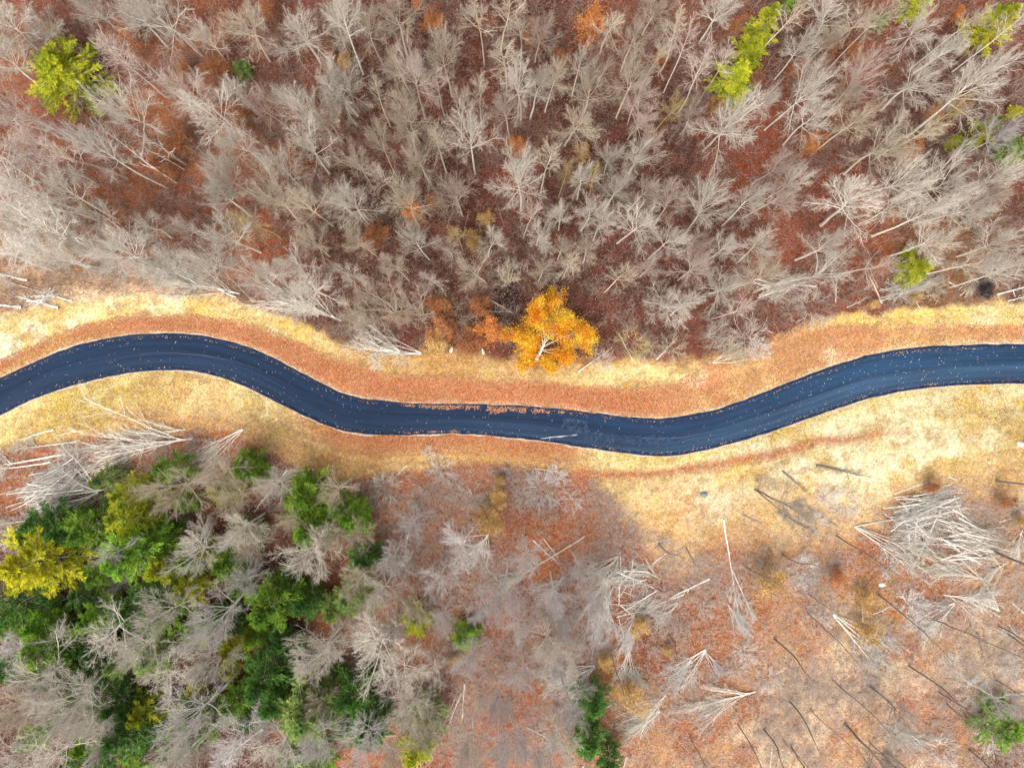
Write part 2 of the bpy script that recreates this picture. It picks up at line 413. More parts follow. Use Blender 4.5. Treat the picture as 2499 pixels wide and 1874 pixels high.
gme = np_mesh('ground', np.stack([GX, GY, GZ], -1).reshape(-1, 3), gq, [m_ground], True,
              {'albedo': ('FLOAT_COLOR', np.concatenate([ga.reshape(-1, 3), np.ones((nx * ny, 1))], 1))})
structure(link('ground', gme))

# ------------------------------------------------------------------ road
def ribbon(A, B, z0, z1, nt_, name, mat, crown=0.0):
    """sheet between ground lines A and B (n,2): across nt_ strips"""
    n = len(A); t = np.linspace(0, 1, nt_ + 1)
    P = A[:, None, :] * (1 - t)[None, :, None] + B[:, None, :] * t[None, :, None]
    zz = z0 + (z1 - z0) * t + crown * 4 * t * (1 - t)
    V = np.concatenate([P, np.broadcast_to(zz[None, :, None], (n, nt_ + 1, 1))], -1)
    i = np.arange(n * (nt_ + 1)).reshape(n, nt_ + 1)
    Q = np.stack([i[:-1, :-1], i[:-1, 1:], i[1:, 1:], i[1:, :-1]], -1).reshape(-1, 4)
    mid = P.mean(1); s = np.concatenate([[0], np.cumsum(np.linalg.norm(np.diff(mid, axis=0), axis=1))])
    me = np_mesh(name, V.reshape(-1, 3), Q[:, ::-1] if False else Q, [mat], True)
    uv = me.uv_layers.new(name='along')
    uvv = np.stack([np.broadcast_to(s[:, None], (n, nt_ + 1)), np.broadcast_to(t[None], (n, nt_ + 1))], -1).reshape(-1, 2)
    uv.data.foreach_set('uv', uvv[Q.ravel()].astype(np.float32).ravel())
    return me, s
A0 = np.stack([gx(UU), gy(UPV)], -1); B0 = np.stack([gx(UU), gy(LOV)], -1)
dirv = np.gradient((A0 + B0) / 2, axis=0); dirv /= np.linalg.norm(dirv, axis=1, keepdims=True)
nrm = np.stack([-dirv[:, 1], dirv[:, 0]], -1)          # towards the upper edge
KW = 0.42
jit = lambda seed, a: ((fbm(UU * 0.06, UU * 0 + seed, 1.6, seed, 3) - 0.5) * a)[:, None]
A1 = A0 - nrm * KW; B1 = B0 + nrm * KW
m_road, nt, b = new_mat('asphalt')
uvn = N(nt, 'ShaderNodeUVMap', uv_map='along'); tc = N(nt, 'ShaderNodeTexCoord')
sx = N(nt, 'ShaderNodeSeparateXYZ'); nt.links.new(uvn.outputs[0], sx.inputs[0])
sp = N(nt, 'ShaderNodeSeparateXYZ'); nt.links.new(tc.outputs['Object'], sp.inputs[0])
cmb = N(nt, 'ShaderNodeCombineXYZ')
ms1 = N(nt, 'ShaderNodeMath', operation='MULTIPLY'); ms1.inputs[1].default_value = 0.05; nt.links.new(sx.outputs[0], ms1.inputs[0])
ms2 = N(nt, 'ShaderNodeMath', operation='MULTIPLY'); ms2.inputs[1].default_value = 7.0; nt.links.new(sx.outputs[1], ms2.inputs[0])
nt.links.new(ms1.outputs[0], cmb.inputs[0]); nt.links.new(ms2.outputs[0], cmb.inputs[1])
streak = noise(nt, 1.0, 4, 0.65, cmb.outputs[0])
base = mixc(nt, remap(nt, sp.outputs[0], 8, 50, 0, 1), (0.0058, 0.0185, 0.048), (0.0125, 0.038, 0.086))
lane = N(nt, 'ShaderNodeMath', operation='GREATER_THAN'); lane.inputs[1].default_value = 0.53; nt.links.new(sx.outputs[1], lane.inputs[0])
lanek = N(nt, 'ShaderNodeMath', operation='MULTIPLY'); nt.links.new(lane.outputs[0], lanek.inputs[0])
nt.links.new(remap(nt, sp.outputs[0], -10, 30, 0.12, 0.5), lanek.inputs[1])
base = mixc(nt, lanek.outputs[0], base, (0.032, 0.062, 0.110))
base = mixc(nt, 1.0, base, remap(nt, streak.outputs['Fac'], 0.3, 0.7, 0.62, 1.45), 'MULTIPLY')
gr = noise(nt, 14, 3, 0.75, tc.outputs['Object'])
base = mixc(nt, 1.0, base, remap(nt, gr.outputs['Fac'], 0.3, 0.7, 0.7, 1.3), 'MULTIPLY')
seam = remap(nt, sx.outputs[1], 0.518, 0.53, 0, 1); seam2 = remap(nt, sx.outputs[1], 0.53, 0.542, 1, 0)
sm = N(nt, 'ShaderNodeMath', operation='MULTIPLY'); nt.links.new(seam, sm.inputs[0]); nt.links.new(seam2, sm.inputs[1])
sm2 = N(nt, 'ShaderNodeMath', operation='MULTIPLY'); sm2.inputs[1].default_value = 0.55; nt.links.new(sm.outputs[0], sm2.inputs[0])
base = mixc(nt, sm2.outputs[0], base, (0.004, 0.009, 0.025))
nt.links.new(base, b.inputs['Base Color'])
b.inputs['Roughness'].default_value = 0.75
bp = N(nt, 'ShaderNodeBump'); bp.inputs['Strength'].default_value = 0.3; bp.inputs['Distance'].default_value = 0.02
nt.links.new(gr.outputs['Fac'], bp.inputs['Height']); nt.links.new(bp.outputs[0], b.inputs['Normal'])
rme, RS = ribbon(B1, A1, 0.03, 0.03, 8, 'road', m_road, 0.03)
# uv v runs 0 at the lower edge; flip so 0 = upper edge
uvl = rme.uv_layers['along']; arr = np.empty(len(rme.loops) * 2, np.float32); uvl.data.foreach_get('uv', arr); arr[1::2] = 1 - arr[1::2]; uvl.data.foreach_set('uv', arr)
structure(link('road', rme))
m_kerb, nt, b = new_mat('asphalt_kerb')
tc = N(nt, 'ShaderNodeTexCoord'); kz = noise(nt, 1.2, 5, 0.75, tc.outputs['Object'])
kc = mixc(nt, remap(nt, kz.outputs['Fac'], 0.42, 0.62, 0, 1), (0.006, 0.014, 0.04), (0.022, 0.036, 0.075))
nt.links.new(kc, b.inputs['Base Color'])
def kerb(name, O, I):
    """low rolled asphalt kerb between the outer line O and inner line I"""
    prof = [(0.0, -0.05), (0.06, 0.10), (0.45, 0.13), (0.8, 0.10), (1.0, 0.022)]
    P = np.stack([np.concatenate([O * (1 - t) + I * t, np.full((len(O), 1), z)], 1) for t, z in prof], 1)
    n, k = P.shape[:2]; i = np.arange(n * k).reshape(n, k)
    Q = np.stack([i[:-1, :-1], i[:-1, 1:], i[1:, 1:], i[1:, :-1]], -1).reshape(-1, 4)
    structure(link(name, np_mesh(name, P.reshape(-1, 3), Q, [m_kerb], True)))
kerb('kerb', A0 + nrm * jit(3, 0.25), A1); kerb('kerb', B0 + nrm * jit(5, 0.25), B1)
m_grav, nt, b = new_mat('pale_gravel_edge')
tc = N(nt, 'ShaderNodeTexCoord'); kz = noise(nt, 3.5, 4, 0.75, tc.outputs['Object'])
nt.links.new(mixc(nt, remap(nt, kz.outputs['Fac'], 0.38, 0.62, 0, 1), (0.30, 0.18, 0.10), (0.62, 0.52, 0.40)), b.inputs['Base Color'])
sg = slice(500, 1400)
for O, s, sd_ in ((A0, 1, 3), (B0, -1, 5)):
    jj = nrm * jit(sd_, 0.25 if s > 0 else 0.25)
    w_ = (0.02 + 0.34 * np.clip(fbm(UU * 0.06, UU * 0, 2.0, 40 + sd_, 4) * 1.8 - 0.5, 0, 1))[:, None]
    me, _ = ribbon(O + jj - s * nrm * 0.05, O + jj + s * nrm * w_, 0.035, 0.03, 1, 'gravel_edge', m_grav)
    if s < 0: me.flip_normals()
    structure(link('gravel_edge', me))

# worn and patched marks on the asphalt: pale scuffs, a scraped white line
def patch(name, quad, col, label, z=0.067, amt=0.5):
    m, nt, b = new_mat(name + '_surface')
    tc = N(nt, 'ShaderNodeTexCoord'); nz = noise(nt, 1.6, 5, 0.75, tc.outputs['Object'])
    nt.links.new(mixc(nt, remap(nt, nz.outputs['Fac'], 0.4, 0.62, 0, 1), (0.014, 0.032, 0.085), col), b.inputs['Base Color'])
    a = N(nt, 'ShaderNodeTexCoord')
    P = np.array([(float(gx(u)), float(gy(v))) for u, v in quad])
    t = np.linspace(0, 1, 9)
    A = P[0] * (1 - t[:, None]) + P[1] * t[:, None]; B = P[3] * (1 - t[:, None]) + P[2] * t[:, None]
    me, _ = ribbon(B, A, z, z, 4, name, m)
    tr = N(nt, 'ShaderNodeBsdfTransparent'); mx = N(nt, 'ShaderNodeMixShader')
    out = [n for n in nt.nodes if n.type == 'OUTPUT_MATERIAL'][0]
    nz2 = noise(nt, 0.9, 4, 0.8, tc.outputs['Object'])
    nt.links.new(remap(nt, nz2.outputs['Fac'], 0.34, 0.56, 0, amt), mx.inputs[0])
    nt.links.new(tr.outputs[0], mx.inputs[1]); nt.links.new(b.outputs[0], mx.inputs[2]); nt.links.new(mx.outputs[0], out.inputs[0])
    return structure(link(name, me))
def T5(x, y): return (832 + x / Z, 625 + y / Z)
patch('worn_road_patch', [T5(1440, 1045), T5(1590, 1062), T5(1600, 1150), T5(1420, 1120)], (0.09, 0.125, 0.18), '', 0.066, 0.6)
patch('worn_road_patch', [T5(1540, 1120), T5(1770, 1150), T5(1760, 1225), T5(1560, 1190)], (0.06, 0.10, 0.16), '', 0.070, 0.6)
patch('worn_road_patch', [T5(1790, 1155), T5(2212, 1165), T5(2212, 1215), T5(1790, 1205)], (0.05, 0.09, 0.17), '', 0.074, 0.6)
m_scr, nt, b = new_mat('white_scrape'); b.inputs['Base Color'].default_value = (0.42, 0.45, 0.50, 1)
def scrape(pts, w):
    P = np.array([(float(gx(u)), float(gy(v))) for u, v in pts]); t = np.linspace(0, 1, 24)
    Q = np.stack([np.interp(t, np.linspace(0, 1, len(P)), P[:, i]) for i in (0, 1)], 1)
    d = np.gradient(Q, axis=0); d /= np.linalg.norm(d, axis=1, keepdims=True); n = np.stack([-d[:, 1], d[:, 0]], 1)
    ww = (w * np.sin(np.pi * np.clip(t * 0.92 + 0.06, 0, 1)) ** 0.6 * RNG.uniform(0.5, 1.2, 24))[:, None]
    me, _ = ribbon(Q - n * ww, Q + n * ww, 0.079, 0.079, 1, 'scrape_mark', m_scr); structure(link('scrape_mark', me))
scrape([T5(1290, 1180), T5(1380, 1168), T5(1530, 1156)], 0.07)
scrape([T5(1400, 1172), T5(1530, 1152)], 0.05)
m_scr2, nt, b = new_mat('faint_tyre_scuff'); b.inputs['Base Color'].default_value = (0.06, 0.09, 0.15, 1)
_keep = m_scr; m_scr = m_scr2
scrape([(x / Z, 625 + y / Z) for x, y in ((900, 632), (1100, 625), (1300, 640), (1450, 665), (1580, 700), (1700, 745))], 0.045)
scrape([T5(1900, 1172), T5(2050, 1180), T5(2212, 1170), (1664 + 150 / Z, 625 + 1140 / Z)], 0.05)
m_scr = _keep

# ------------------------------------------------------------------ bare tree prototypes
def polys(P0, D, L, k, wob, up, rng):
    n = len(P0); P = np.empty((n, k, 3)); P[:, 0] = P0; d = D.copy()
    for i in range(1, k):
        d = d + rng.normal(size=(n, 3)) * wob; d[:, 2] += up
        d /= np.linalg.norm(d, axis=1, keepdims=True) + 1e-9
        P[:, i] = P[:, i - 1] + d * (L / (k - 1))[:, None]
    return P
def spawn(rng, P, R, n, t0, t1, a0, a1, Lr, k, wob, up, rr, taper=0.5, rmin=0.011, Labs=None):
    Np, kk, _ = P.shape
    seg = np.linalg.norm(np.diff(P, axis=1), axis=2).sum(1)
    f = (np.arange(n)[None] + rng.random((Np, n))) / n
    t = t0 + (t1 - t0) * f
    x = t * (kk - 1); i = np.clip(x.astype(int), 0, kk - 2); fr = (x - i)
    r_ = np.arange(Np)[:, None]
    pos = P[r_, i] * (1 - fr[..., None]) + P[r_, i + 1] * fr[..., None]
    T = P[r_, i + 1] - P[r_, i]; T /= np.linalg.norm(T, axis=2, keepdims=True) + 1e-9
    rad = R[r_, i] * (1 - fr) + R[r_, i + 1] * fr
    ref = np.where(np.abs(T[..., 2:3]) > 0.9, np.array([1., 0, 0]), np.array([0, 0, 1.]))
    U = np.cross(T, ref); U /= np.linalg.norm(U, axis=2, keepdims=True) + 1e-9; W = np.cross(T, U)
    az = np.arange(n)[None] * 2.39996 + rng.random((Np, 1)) * 6.28 + rng.normal(size=(Np, n)) * 0.4
    an = np.radians(a0 + (a1 - a0) * f + rng.normal(size=(Np, n)) * 8)
    D = T * np.cos(an)[..., None] + (U * np.cos(az)[..., None] + W * np.sin(az)[..., None]) * np.sin(an)[..., None]
    L = (seg[:, None] if Labs is None else Labs) * Lr * (1 - taper * f) * rng.uniform(0.7, 1.25, (Np, n))
    D = D.reshape(-1, 3); L = L.ravel(); P2 = polys(pos.reshape(-1, 3), D, L, k, wob, up, rng)
    r0 = np.maximum((rad * rr).ravel(), rmin)
    R2 = r0[:, None] * np.linspace(1, 0.45, k)[None]
    return P2, np.maximum(R2, rmin * 0.8)

SPEC = {
    # broad round dome on a clear bole
    'R': dict(h=7.6, nt=1, r=0.22, L=[(15, .76, 1, 84, 6, .60, 6, .09, .012, .42, .12, .036), (8, .25, 1, 46, 24, .5, 5, .13, .02, .5, .4, .018), (8, .15, 1, 44, 26, .56, 4, .14, .015, .6, .4, .0135), (5, .1, 1, 40, 24, .66, 3, .15, .01, .7, .35, .0058)]),
    # fan: steep limbs opening to a round top
    'V': dict(h=9.6, nt=1, r=0.19, L=[(14, .72, 1, 78, 6, .47, 6, .08, .016, .42, .12, .034), (8, .25, 1, 42, 20, .5, 5, .12, .02, .5, .4, .018), (8, .15, 1, 42, 24, .56, 4, .14, .015, .6, .4, .0135), (5, .1, 1, 40, 24, .66, 3, .15, .01, .7, .35, .0058)]),
    # slender forest tree with a long bole
    'T': dict(h=14.5, nt=1, r=0.16, L=[(15, .62, 1, 62, 16, .24, 5, .10, .04, .5, .3, .028), (6, .2, 1, 46, 26, .55, 4, .13, .03, .55, .5, .018), (6, .15, 1, 44, 26, .54, 3, .14, .02, .65, .4, .01), (5, .1, 1, 40, 24, .62, 3, .14, .02, .75, .4, .006)]),
    # thin pole tree, sparse crown
    'P': dict(h=14.5, nt=1, r=0.10, L=[(9, .5, 1, 60, 28, .17, 4, .10, .04, .4, .35), (5, .2, 1, 46, 28, .7, 3, .13, .03, .55, .4, .009), (5, .1, 1, 42, 26, .65, 3, .14, .02, .7, .4, .006)]),
    # several stems from one root
    'M': dict(h=10.5, nt=5, r=0.12, L=[(8, .42, 1, 44, 16, .38, 5, .10, .06, .55, .3, .03), (6, .2, 1, 42, 24, .52, 4, .13, .03, .55, .5, .018), (6, .15, 1, 42, 24, .54, 3, .14, .02, .65, .4, .01), (5, .1, 1, 40, 24, .62, 3, .14, .02, .75, .4, .006)]),
    # dead snag: bleached bole with stubby limbs
    'D': dict(h=15, nt=1, r=0.24, L=[(12, .35, 1, 62, 28, .16, 5, .22, .04, .5, .5), (4, .3, 1, 50, 30, .5, 4, .22, .0, .6, .5)]),
    # felled top: many long bare limbs fanning from a short butt
    'F': dict(h=3.0, nt=1, r=0.15, L=[(15, .2, 1, 36, 3, 2.5, 7, .08, .01, .5, .15, .034), (9, .25, 1, 34, 18, .36, 5, .12, 0, .5, .4, .022), (7, .15, 1, 38, 24, .5, 4, .14, 0, .6, .4, .011)]),
    # shrub
    'S': dict(h=1.3, nt=9, r=0.03, L=[(6, .1, 1, 45, 20, 1.0, 5, .18, .02, .7, .3, .013), (5, .2, 1, 44, 26, .5, 4, .17, .0, .6, .5, .009), (3, .1, 1, 42, 24, .6, 3, .14, .0, .8, .4, .0075)]),
}
def grow(kind, seed, sides0=7):
    s = SPEC[kind]; rng = np.random.default_rng(seed)
    n = s['nt']; k = 9
    az = np.arange(n) * 6.283 / max(n, 1) + rng.random(n) * 0.8
    lean = np.radians(rng.uniform(10, 24, n)) if n > 1 else np.radians(rng.uniform(0, 3, n))
    if kind == 'S': lean = np.radians(rng.uniform(25, 75, n))
    D = np.stack([np.sin(lean) * np.cos(az), np.sin(lean) * np.sin(az), np.cos(lean)], 1)
    P0 = np.stack([np.cos(az) * 0.18 * (n > 1), np.sin(az) * 0.18 * (n > 1), np.full(n, -0.25)], 1)
    P = polys(P0, D, np.full(n, s['h']) * rng.uniform(0.85, 1.1, n), k, 0.05 if kind != 'D' else 0.06, 0.03, rng)
    prof = np.array([1.25, .98, .92, .86, .8, .72, .62, .5, .34])
    if kind in 'TPD': prof = np.array([1.2, .95, .88, .8, .7, .58, .44, .3, .14])
    R = s['r'] * prof[None] * rng.uniform(0.8, 1.1, (n, 1))
    out = [(P, R)]
    for lv in s['L']:
        P2, R2 = spawn(rng, *out[-1], *lv)
        out.append((P2, R2))
    return out
def proto(kind, seed, squash=None):
    lv = grow(kind, seed)
    if squash:
        for P, R in lv: squash(P)
    tv, tq = tubes(*lv[0], 7)
    parts = []
    nl = len(lv) - 1
    for i, (P, R) in enumerate(lv[1:]):
        v, q = tubes(P, R, (5, 4, 3, 3)[i])
        a = (0.0, 0.05, 0.3, 0.9)[i] if nl > 2 else (0.0, 0.3)[i]
        parts.append((v, q, a))
    cv, cq, ca = join(parts)
    nm = 'snag' if kind == 'D' else 'tree'
    mt = np_mesh('trunk', tv, tq, [BARK['g']], True, {'twig': ('FLOAT', np.zeros(len(tv)))})
    mc = np_mesh('crown', cv, cq, [BARK['g']], True, {'twig': ('FLOAT', ca)})
    tips = lv[-1][0][:, -1]
    zc = float(np.median(tips[:, 2])); cx, cy = np.median(tips[:, 0]), np.median(tips[:, 1])
    rr = np.hypot(tips[:, 0] - cx, tips[:, 1] - cy)
    return dict(trunk=mt, crown=mc, zc=zc, cx=float(cx), cy=float(cy), D=2 * float(np.percentile(rr, 92)), h=float(tips[:, 2].max()))
PRO = {}
for kd, nv in (('R', 4), ('V', 4), ('T', 4), ('P', 3), ('M', 3), ('D', 3), ('S', 3)):
    PRO[kd] = [proto(kd, 100 + 17 * i + ord(kd)) for i in range(nv)]

def part(name, me, parent, mat):
    o = bpy.data.objects.new(name, me); COL.objects.link(o); o.parent = parent
    o.material_slots[0].link = 'OBJECT'; o.material_slots[0].material = mat
    return o

SHAPE = {'R': 'round', 'V': 'fan-shaped', 'T': 'slender', 'P': 'pole-thin', 'M': 'many-stemmed', 'D': 'snag', 'S': 'shrub'}
DEFH = {'R': (8, 10.5), 'V': (9.5, 12.5), 'T': (11.5, 15), 'P': (10, 13), 'M': (8, 10.5), 'D': (8, 10), 'S': (0.35, 0.75)}
BARE = []
def bare_tree(cu, cv, d, kt, base=None, name='bare_tree', h=None):
    """crown centre (photo px), crown width (px), kind+tone, trunk foot (px)"""
    kind, tone = kt[0], kt[1]
    p = PRO[kind][random.randrange(len(PRO[kind]))]
    gc = np.array([float(gx(cu)), float(gy(cv))])
    if base is not None:
        rb = np.array([float(gx(base[0])), float(gy(base[1]))])
        zc = H * (1 - np.linalg.norm(rb) / max(np.linalg.norm(gc), 1e-3))
        lo, hi = DEFH[kind]; zc = min(max(zc, lo * 0.7), hi * 1.45)
    else:
        zc = random.uniform(*DEFH[kind]) if h is None else h
        zc *= min(1.15, 0.7 + d / 240) if kind != 'S' else 1
    Dm = d * (1.02 if kind in 'RVT' else 1.0) / PPM * (1 - zc / H)
    s = Dm / p['D']; sz = zc / p['zc']
    if kind != 'S': sz = min(max(sz, 0.45 * s), 2.6 * s)
    zc = sz * p['zc']
    rz = random.uniform(0, 6.283)
    c, sn = math.cos(rz), math.sin(rz)
    ox, oy = (p['cx'] * c - p['cy'] * sn) * s, (p['cx'] * sn + p['cy'] * c) * s
    X = gc * (1 - zc / H) - np.array([ox, oy])
    z = float(ground_z(np.array([X[0]]), np.array([X[1]]))[0])
    r = empty(name, (X[0], X[1], z), rz); r.scale = (s, s, sz)
    part('stems' if kind == 'S' else 'trunk', p['trunk'], r, BARK[tone]); part('twigs' if kind == 'S' else 'crown', p['crown'], r, BARK[tone])
    if kind == 'S': reg(r, 'bare shrub', 'shrub', 'leafless shrubs', cu, cv, TONE[tone] + ' leafless twiggy shrub')
    elif kind == 'D': reg(r, 'dead snag', 'dead tree', 'bleached standing snags', cu, cv, TONE[tone] + ' standing snag with stubby limbs')
    else:
        reg(r, 'bare tree', 'tree', 'leafless trees of the wood', cu, cv, f'{TONE[tone]} {SHAPE[kind]} bare tree'); BARE.append((cu, cv, d))
    return r

def tile(off, rows):
    for q in rows:
        x, y, d, kt = q[:4]
        base = (off[0] + q[4] / Z, off[1] + q[5] / Z) if len(q) > 4 else None
        bare_tree(off[0] + x / Z, off[1] + y / Z, d / Z, kt, base)

tile((0, 0), [
 (70,130,330,'Vw',390,350),(250,200,290,'Vw',400,360),(20,340,320,'Vw',310,600),(1000,90,440,'Rw',1340,330),(850,60,300,'Rw'),(560,40,230,'Rw'),
 (1330,220,200,'Rw'),(1600,200,380,'Vg',1780,480),(1940,200,400,'Rw',2060,400),(2170,120,300,'Rg'),(2170,560,320,'Vw'),(720,330,310,'Tp',1050,700),
 (1190,590,370,'Vp',1430,800),(780,700,380,'Rw',1210,1110),(610,930,300,'Vb',1120,1220),(1300,730,420,'Vw',1470,1075),
 (1520,560,190,'Vw',1680,760),(1660,690,220,'Vp'),(1830,620,240,'Vw'),(1950,680,300,'Vw'),(1500,920,340,'Vw',1680,1140),(1990,920,340,'Rw',2140,1160),
 (1830,1060,280,'Vw',2030,1310),(1430,1120,300,'Rw',1640,1290),(1420,1250,320,'Rw'),(1780,1250,420,'Rg',1900,1560),(1950,1280,320,'Vg'),(2170,1290,270,'Rw'),
 (1440,1540,420,'Rw',1700,1680),(1560,1430,250,'Ty',1760,1600),(2010,1560,260,'Rg'),(400,1000,300,'Tp',800,1230),(150,1000,350,'Tp',560,1250),(430,1200,300,'Vw',700,1560),
 (60,1150,320,'Tw'),(150,1360,350,'Tw',400,1500),(60,1500,320,'Tw',300,1600),(300,1480,350,'Tw'),(480,1540,300,'Vw'),(100,800,300,'Tp',360,900),(30,680,270,'Tp'),
 (950,1490,300,'Vw',1060,1610),(1190,1470,210,'Rp'),(2100,800,300,'Vg'),(760,1580,360,'Vw'),(880,430,240,'Tp'),
])
for q in ((830,950,150,'Db',1145,1190),(940,900,150,'Db',1215,1095),(985,985,110,'Db',1205,1110),(1010,470,80,'Db',1080,560)):
    bare_tree(q[0] / Z, q[1] / Z, q[2] / Z, q[3], (q[4] / Z, q[5] / Z), 'dead_snag')
tile((832, 0), [
 (30,90,270,'Vw',240,510),(180,140,250,'Vg',330,400),(330,90,330,'Vg',405,380),(330,400,280,'Vg',400,570),(30,560,260,'Rw'),(650,320,280,'Rg',700,660),(480,450,270,'Vp',640,780),
 (620,520,250,'Tp'),(870,90,250,'Tg',920,440),(1080,60,280,'Tg',1110,340),(1150,180,200,'Tg',1200,400),(1040,360,250,'Tg',1070,650),(1300,210,250,'Rp',1240,410),
 (1140,540,310,'Vw',1270,860),(1280,520,260,'Vw'),(1390,500,240,'Vg'),(1050,700,200,'Vp',1100,910),(830,840,330,'Rw',890,1130),(790,640,230,'Vg'),(430,680,290,'Vg',540,910),
 (230,560,180,'Tg'),(230,870,250,'Vg',370,1100),(400,820,270,'Vg',490,1010),(120,1050,270,'Vg',270,1260),(500,1020,270,'Vg',585,1240),(620,910,240,'Tg',720,1130),
 (70,1310,320,'Rw',150,1510),(430,1290,370,'Rg',540,1470),(730,1230,270,'Rp'),(1150,1140,390,'Rw',1165,1390),(1540,390,180,'Vw'),(1600,540,290,'Vg',1680,900),(1550,830,310,'Vg',1560,985),
 (1360,1010,210,'Tg'),(1860,490,310,'Vg',1780,830),(1760,160,270,'Tg',1750,390),(1890,230,230,'Vg'),(2050,50,260,'Rg',1990,230),(2080,330,240,'Tg',2010,660),(2170,150,210,'Tg'),
 (1960,790,290,'Vp'),(2150,700,200,'Ty',2150,910),(1740,1010,200,'Rw'),(1920,1020,250,'Vw'),(1560,1140,180,'Vw',1540,1340),(1460,1100,130,'Ty',1450,1270),(1640,1110,130,'Ty'),
 (1790,1210,270,'Rw',1770,1440),(1400,1380,190,'Vw',1385,1530),(1600,1360,240,'Vw'),(1940,1430,330,'Rw',1910,1650),(1710,1450,230,'Vw'),(2130,1260,250,'Vp'),(2000,1240,210,'Vp'),
 (2160,1560,250,'Vw'),(1000,1530,240,'Vw',1036,1970),(480,1530,270,'Vw',580,1660),(100,1560,240,'Rg'),(740,1510,150,'Ty'),(1300,1530,210,'Vw'),(1430,1600,210,'Rg'),(1590,1600,230,'Rg'),
 (710,1620,220,'Vp'),(250,1130,200,'Tp'),(900,560,190,'Tg'),(1950,620,220,'Vp'),(2020,900,200,'Vp'),(1230,1380,200,'Tp'),
])
tile((1664, 0), [
 (250,50,290,'Rw',140,290),(950,60,280,'Vw',880,190),(790,280,230,'Rw',620,510),(1160,130,300,'Tg',980,400),(1530,200,340,'Vw',1310,440),(1740,300,270,'Vw',1610,420),
 (1540,560,400,'Vw',1350,800),(1960,500,430,'Vw',1500,810),(850,590,340,'Vw',490,1020),(570,640,210,'Vw'),(880,760,300,'Vw',690,960),(1130,780,260,'Vg',950,1080),(330,790,430,'Rw',220,1110),
 (60,760,250,'Vp',20,980),(1330,980,420,'Vg',1090,1200),(640,1080,290,'Rp'),(770,1140,220,'Vw'),(170,1270,340,'Vw',10,1490),(470,1280,270,'Vw',340,1460),(650,1300,250,'Vp'),
 (1090,1280,400,'Vw',840,1440),(1500,1150,450,'Vw',1190,1400),(1750,1200,420,'Vw'),(1370,1330,280,'Vw'),(950,1590,290,'Rw'),(500,1580,270,'Rw'),(300,1580,210,'Vw'),(90,1580,210,'Rp'),
 (1640,1560,270,'Rw'),(2080,1550,290,'Rw'),(2110,1130,280,'Vw'),(2060,870,250,'Rl'),(2170,140,180,'Tw'),(1180,440,290,'Vp'),(130,400,230,'Tp'),(40,240,210,'Tp'),(280,370,210,'Tp'),
 (880,450,160,'Rp'),(960,260,170,'Rg'),(1100,600,220,'Rg'),(1750,720,220,'Ty'),(1600,850,250,'Tg'),(1900,1350,260,'Vw'),(2000,1250,240,'Vp'),(730,80,220,'Tg'),(1330,90,230,'Tg'),(1900,120,200,'Tg'),(1620,1350,250,'Vw'),
])
tile((0, 625), [(1700,110,320,'Vw'),(2010,220,360,'Rw'),(1300,60,300,'Vw',1560,245),(1050,40,300,'Vw',1270,215),(700,40,330,'Vw',890,155),(980,110,260,'Tw',1215,235),(1880,60,260,'Vw')])
tile((0, 0), [(60,1230,300,'Tb',420,1400),(20,1420,300,'Tw',300,1500),(200,1260,280,'Tw',560,1400),(120,1600,320,'Tb',420,1700),(250,1590,300,'Vb',560,1680),(20,1640,300,'Tb',260,1720),(-20,1000,300,'Tw',300,1120),(200,900,260,'Tp',480,1010),(420,1640,280,'Vw',700,1720),(650,1400,260,'Tw',900,1530),(-10,1320,260,'Tb',230,1400),(340,1350,240,'Tw',620,1480)])
tile((832, 625), [(230,300,420,'Mg',380,615),(440,330,310,'Mg',505,625),(70,130,230,'Vw'),(320,60,220,'Vg'),(830,100,300,'Vg',930,215),(1080,110,190,'Mg',1085,325),(1290,90,210,'Vg'),(2110,320,310,'Rw',2125,520),
 (560,150,200,'Tp'),(1480,60,200,'Tg'),(1830,110,220,'Tg'),(1980,60,200,'Vp'),(90,400,220,'Mg',150,590)])
tile((1664, 625), [(90,60,270,'Rp'),(270,210,360,'Rw',310,385),(30,300,250,'Rw'),(550,110,360,'Rg'),(1000,60,250,'Mw',1000,270),(400,330,200,'Tp'),(1300,60,230,'Tp'),(1960,60,230,'Vw'),(2150,60,220,'Vw'),(230,490,200,'Mw',225,680)])
# below the road, left: crowns lean to the lower left
tile((0, 1249), [
 (1250,230,360,'Vw',1420,60),(1560,150,320,'Vw'),(1610,220,300,'Rg'),(2000,290,430,'Rw'),(1600,430,310,'Vl',1720,310),(1040,650,360,'Vw',1400,430),(700,800,440,'Tw'),(850,880,310,'Vw'),
 (1320,750,400,'Vl',1690,470),(300,1110,560,'Vw',600,900),(1090,1060,400,'Vw',850+330,960),(1330,980,400,'Vw',1620,850),(430,1310,450,'Vw',840,990),(560,1400,430,'Vw',830,1180),
 (100,1310,350,'Rg'),(660,1540,350,'Vw',880,1270),(150,1560,350,'Tw'),(1210,1340,420,'Vl',1700,890),(1190,1560,320,'Vw'),(1130,1610,300,'Tw',1500,1290),(1730,1360,300,'Vl',1740,1240),
 (1800,1540,350,'Rw'),(2050,1480,360,'Rl'),(2050,1240,250,'Rg'),(90,860,270,'Vl',220,740),(2100,880,350,'Vw'),(1990,960,300,'Vw'),(1480,1500,300,'Tl'),(330,1600,300,'Tw'),(2130,180,260,'Rg'),(1440,1610,280,'Tl',1640,1420),
 (700,280,200,'Tl'),(1880,60,220,'Rg'),
])
tile((0, 625), [(1130,1530,440,'Vg',1600,1420),(1420,1410,360,'Rg'),(1500,1570,300,'Rg'),(1750,1480,260,'Rw'),(2150,1520,260,'Rg')])
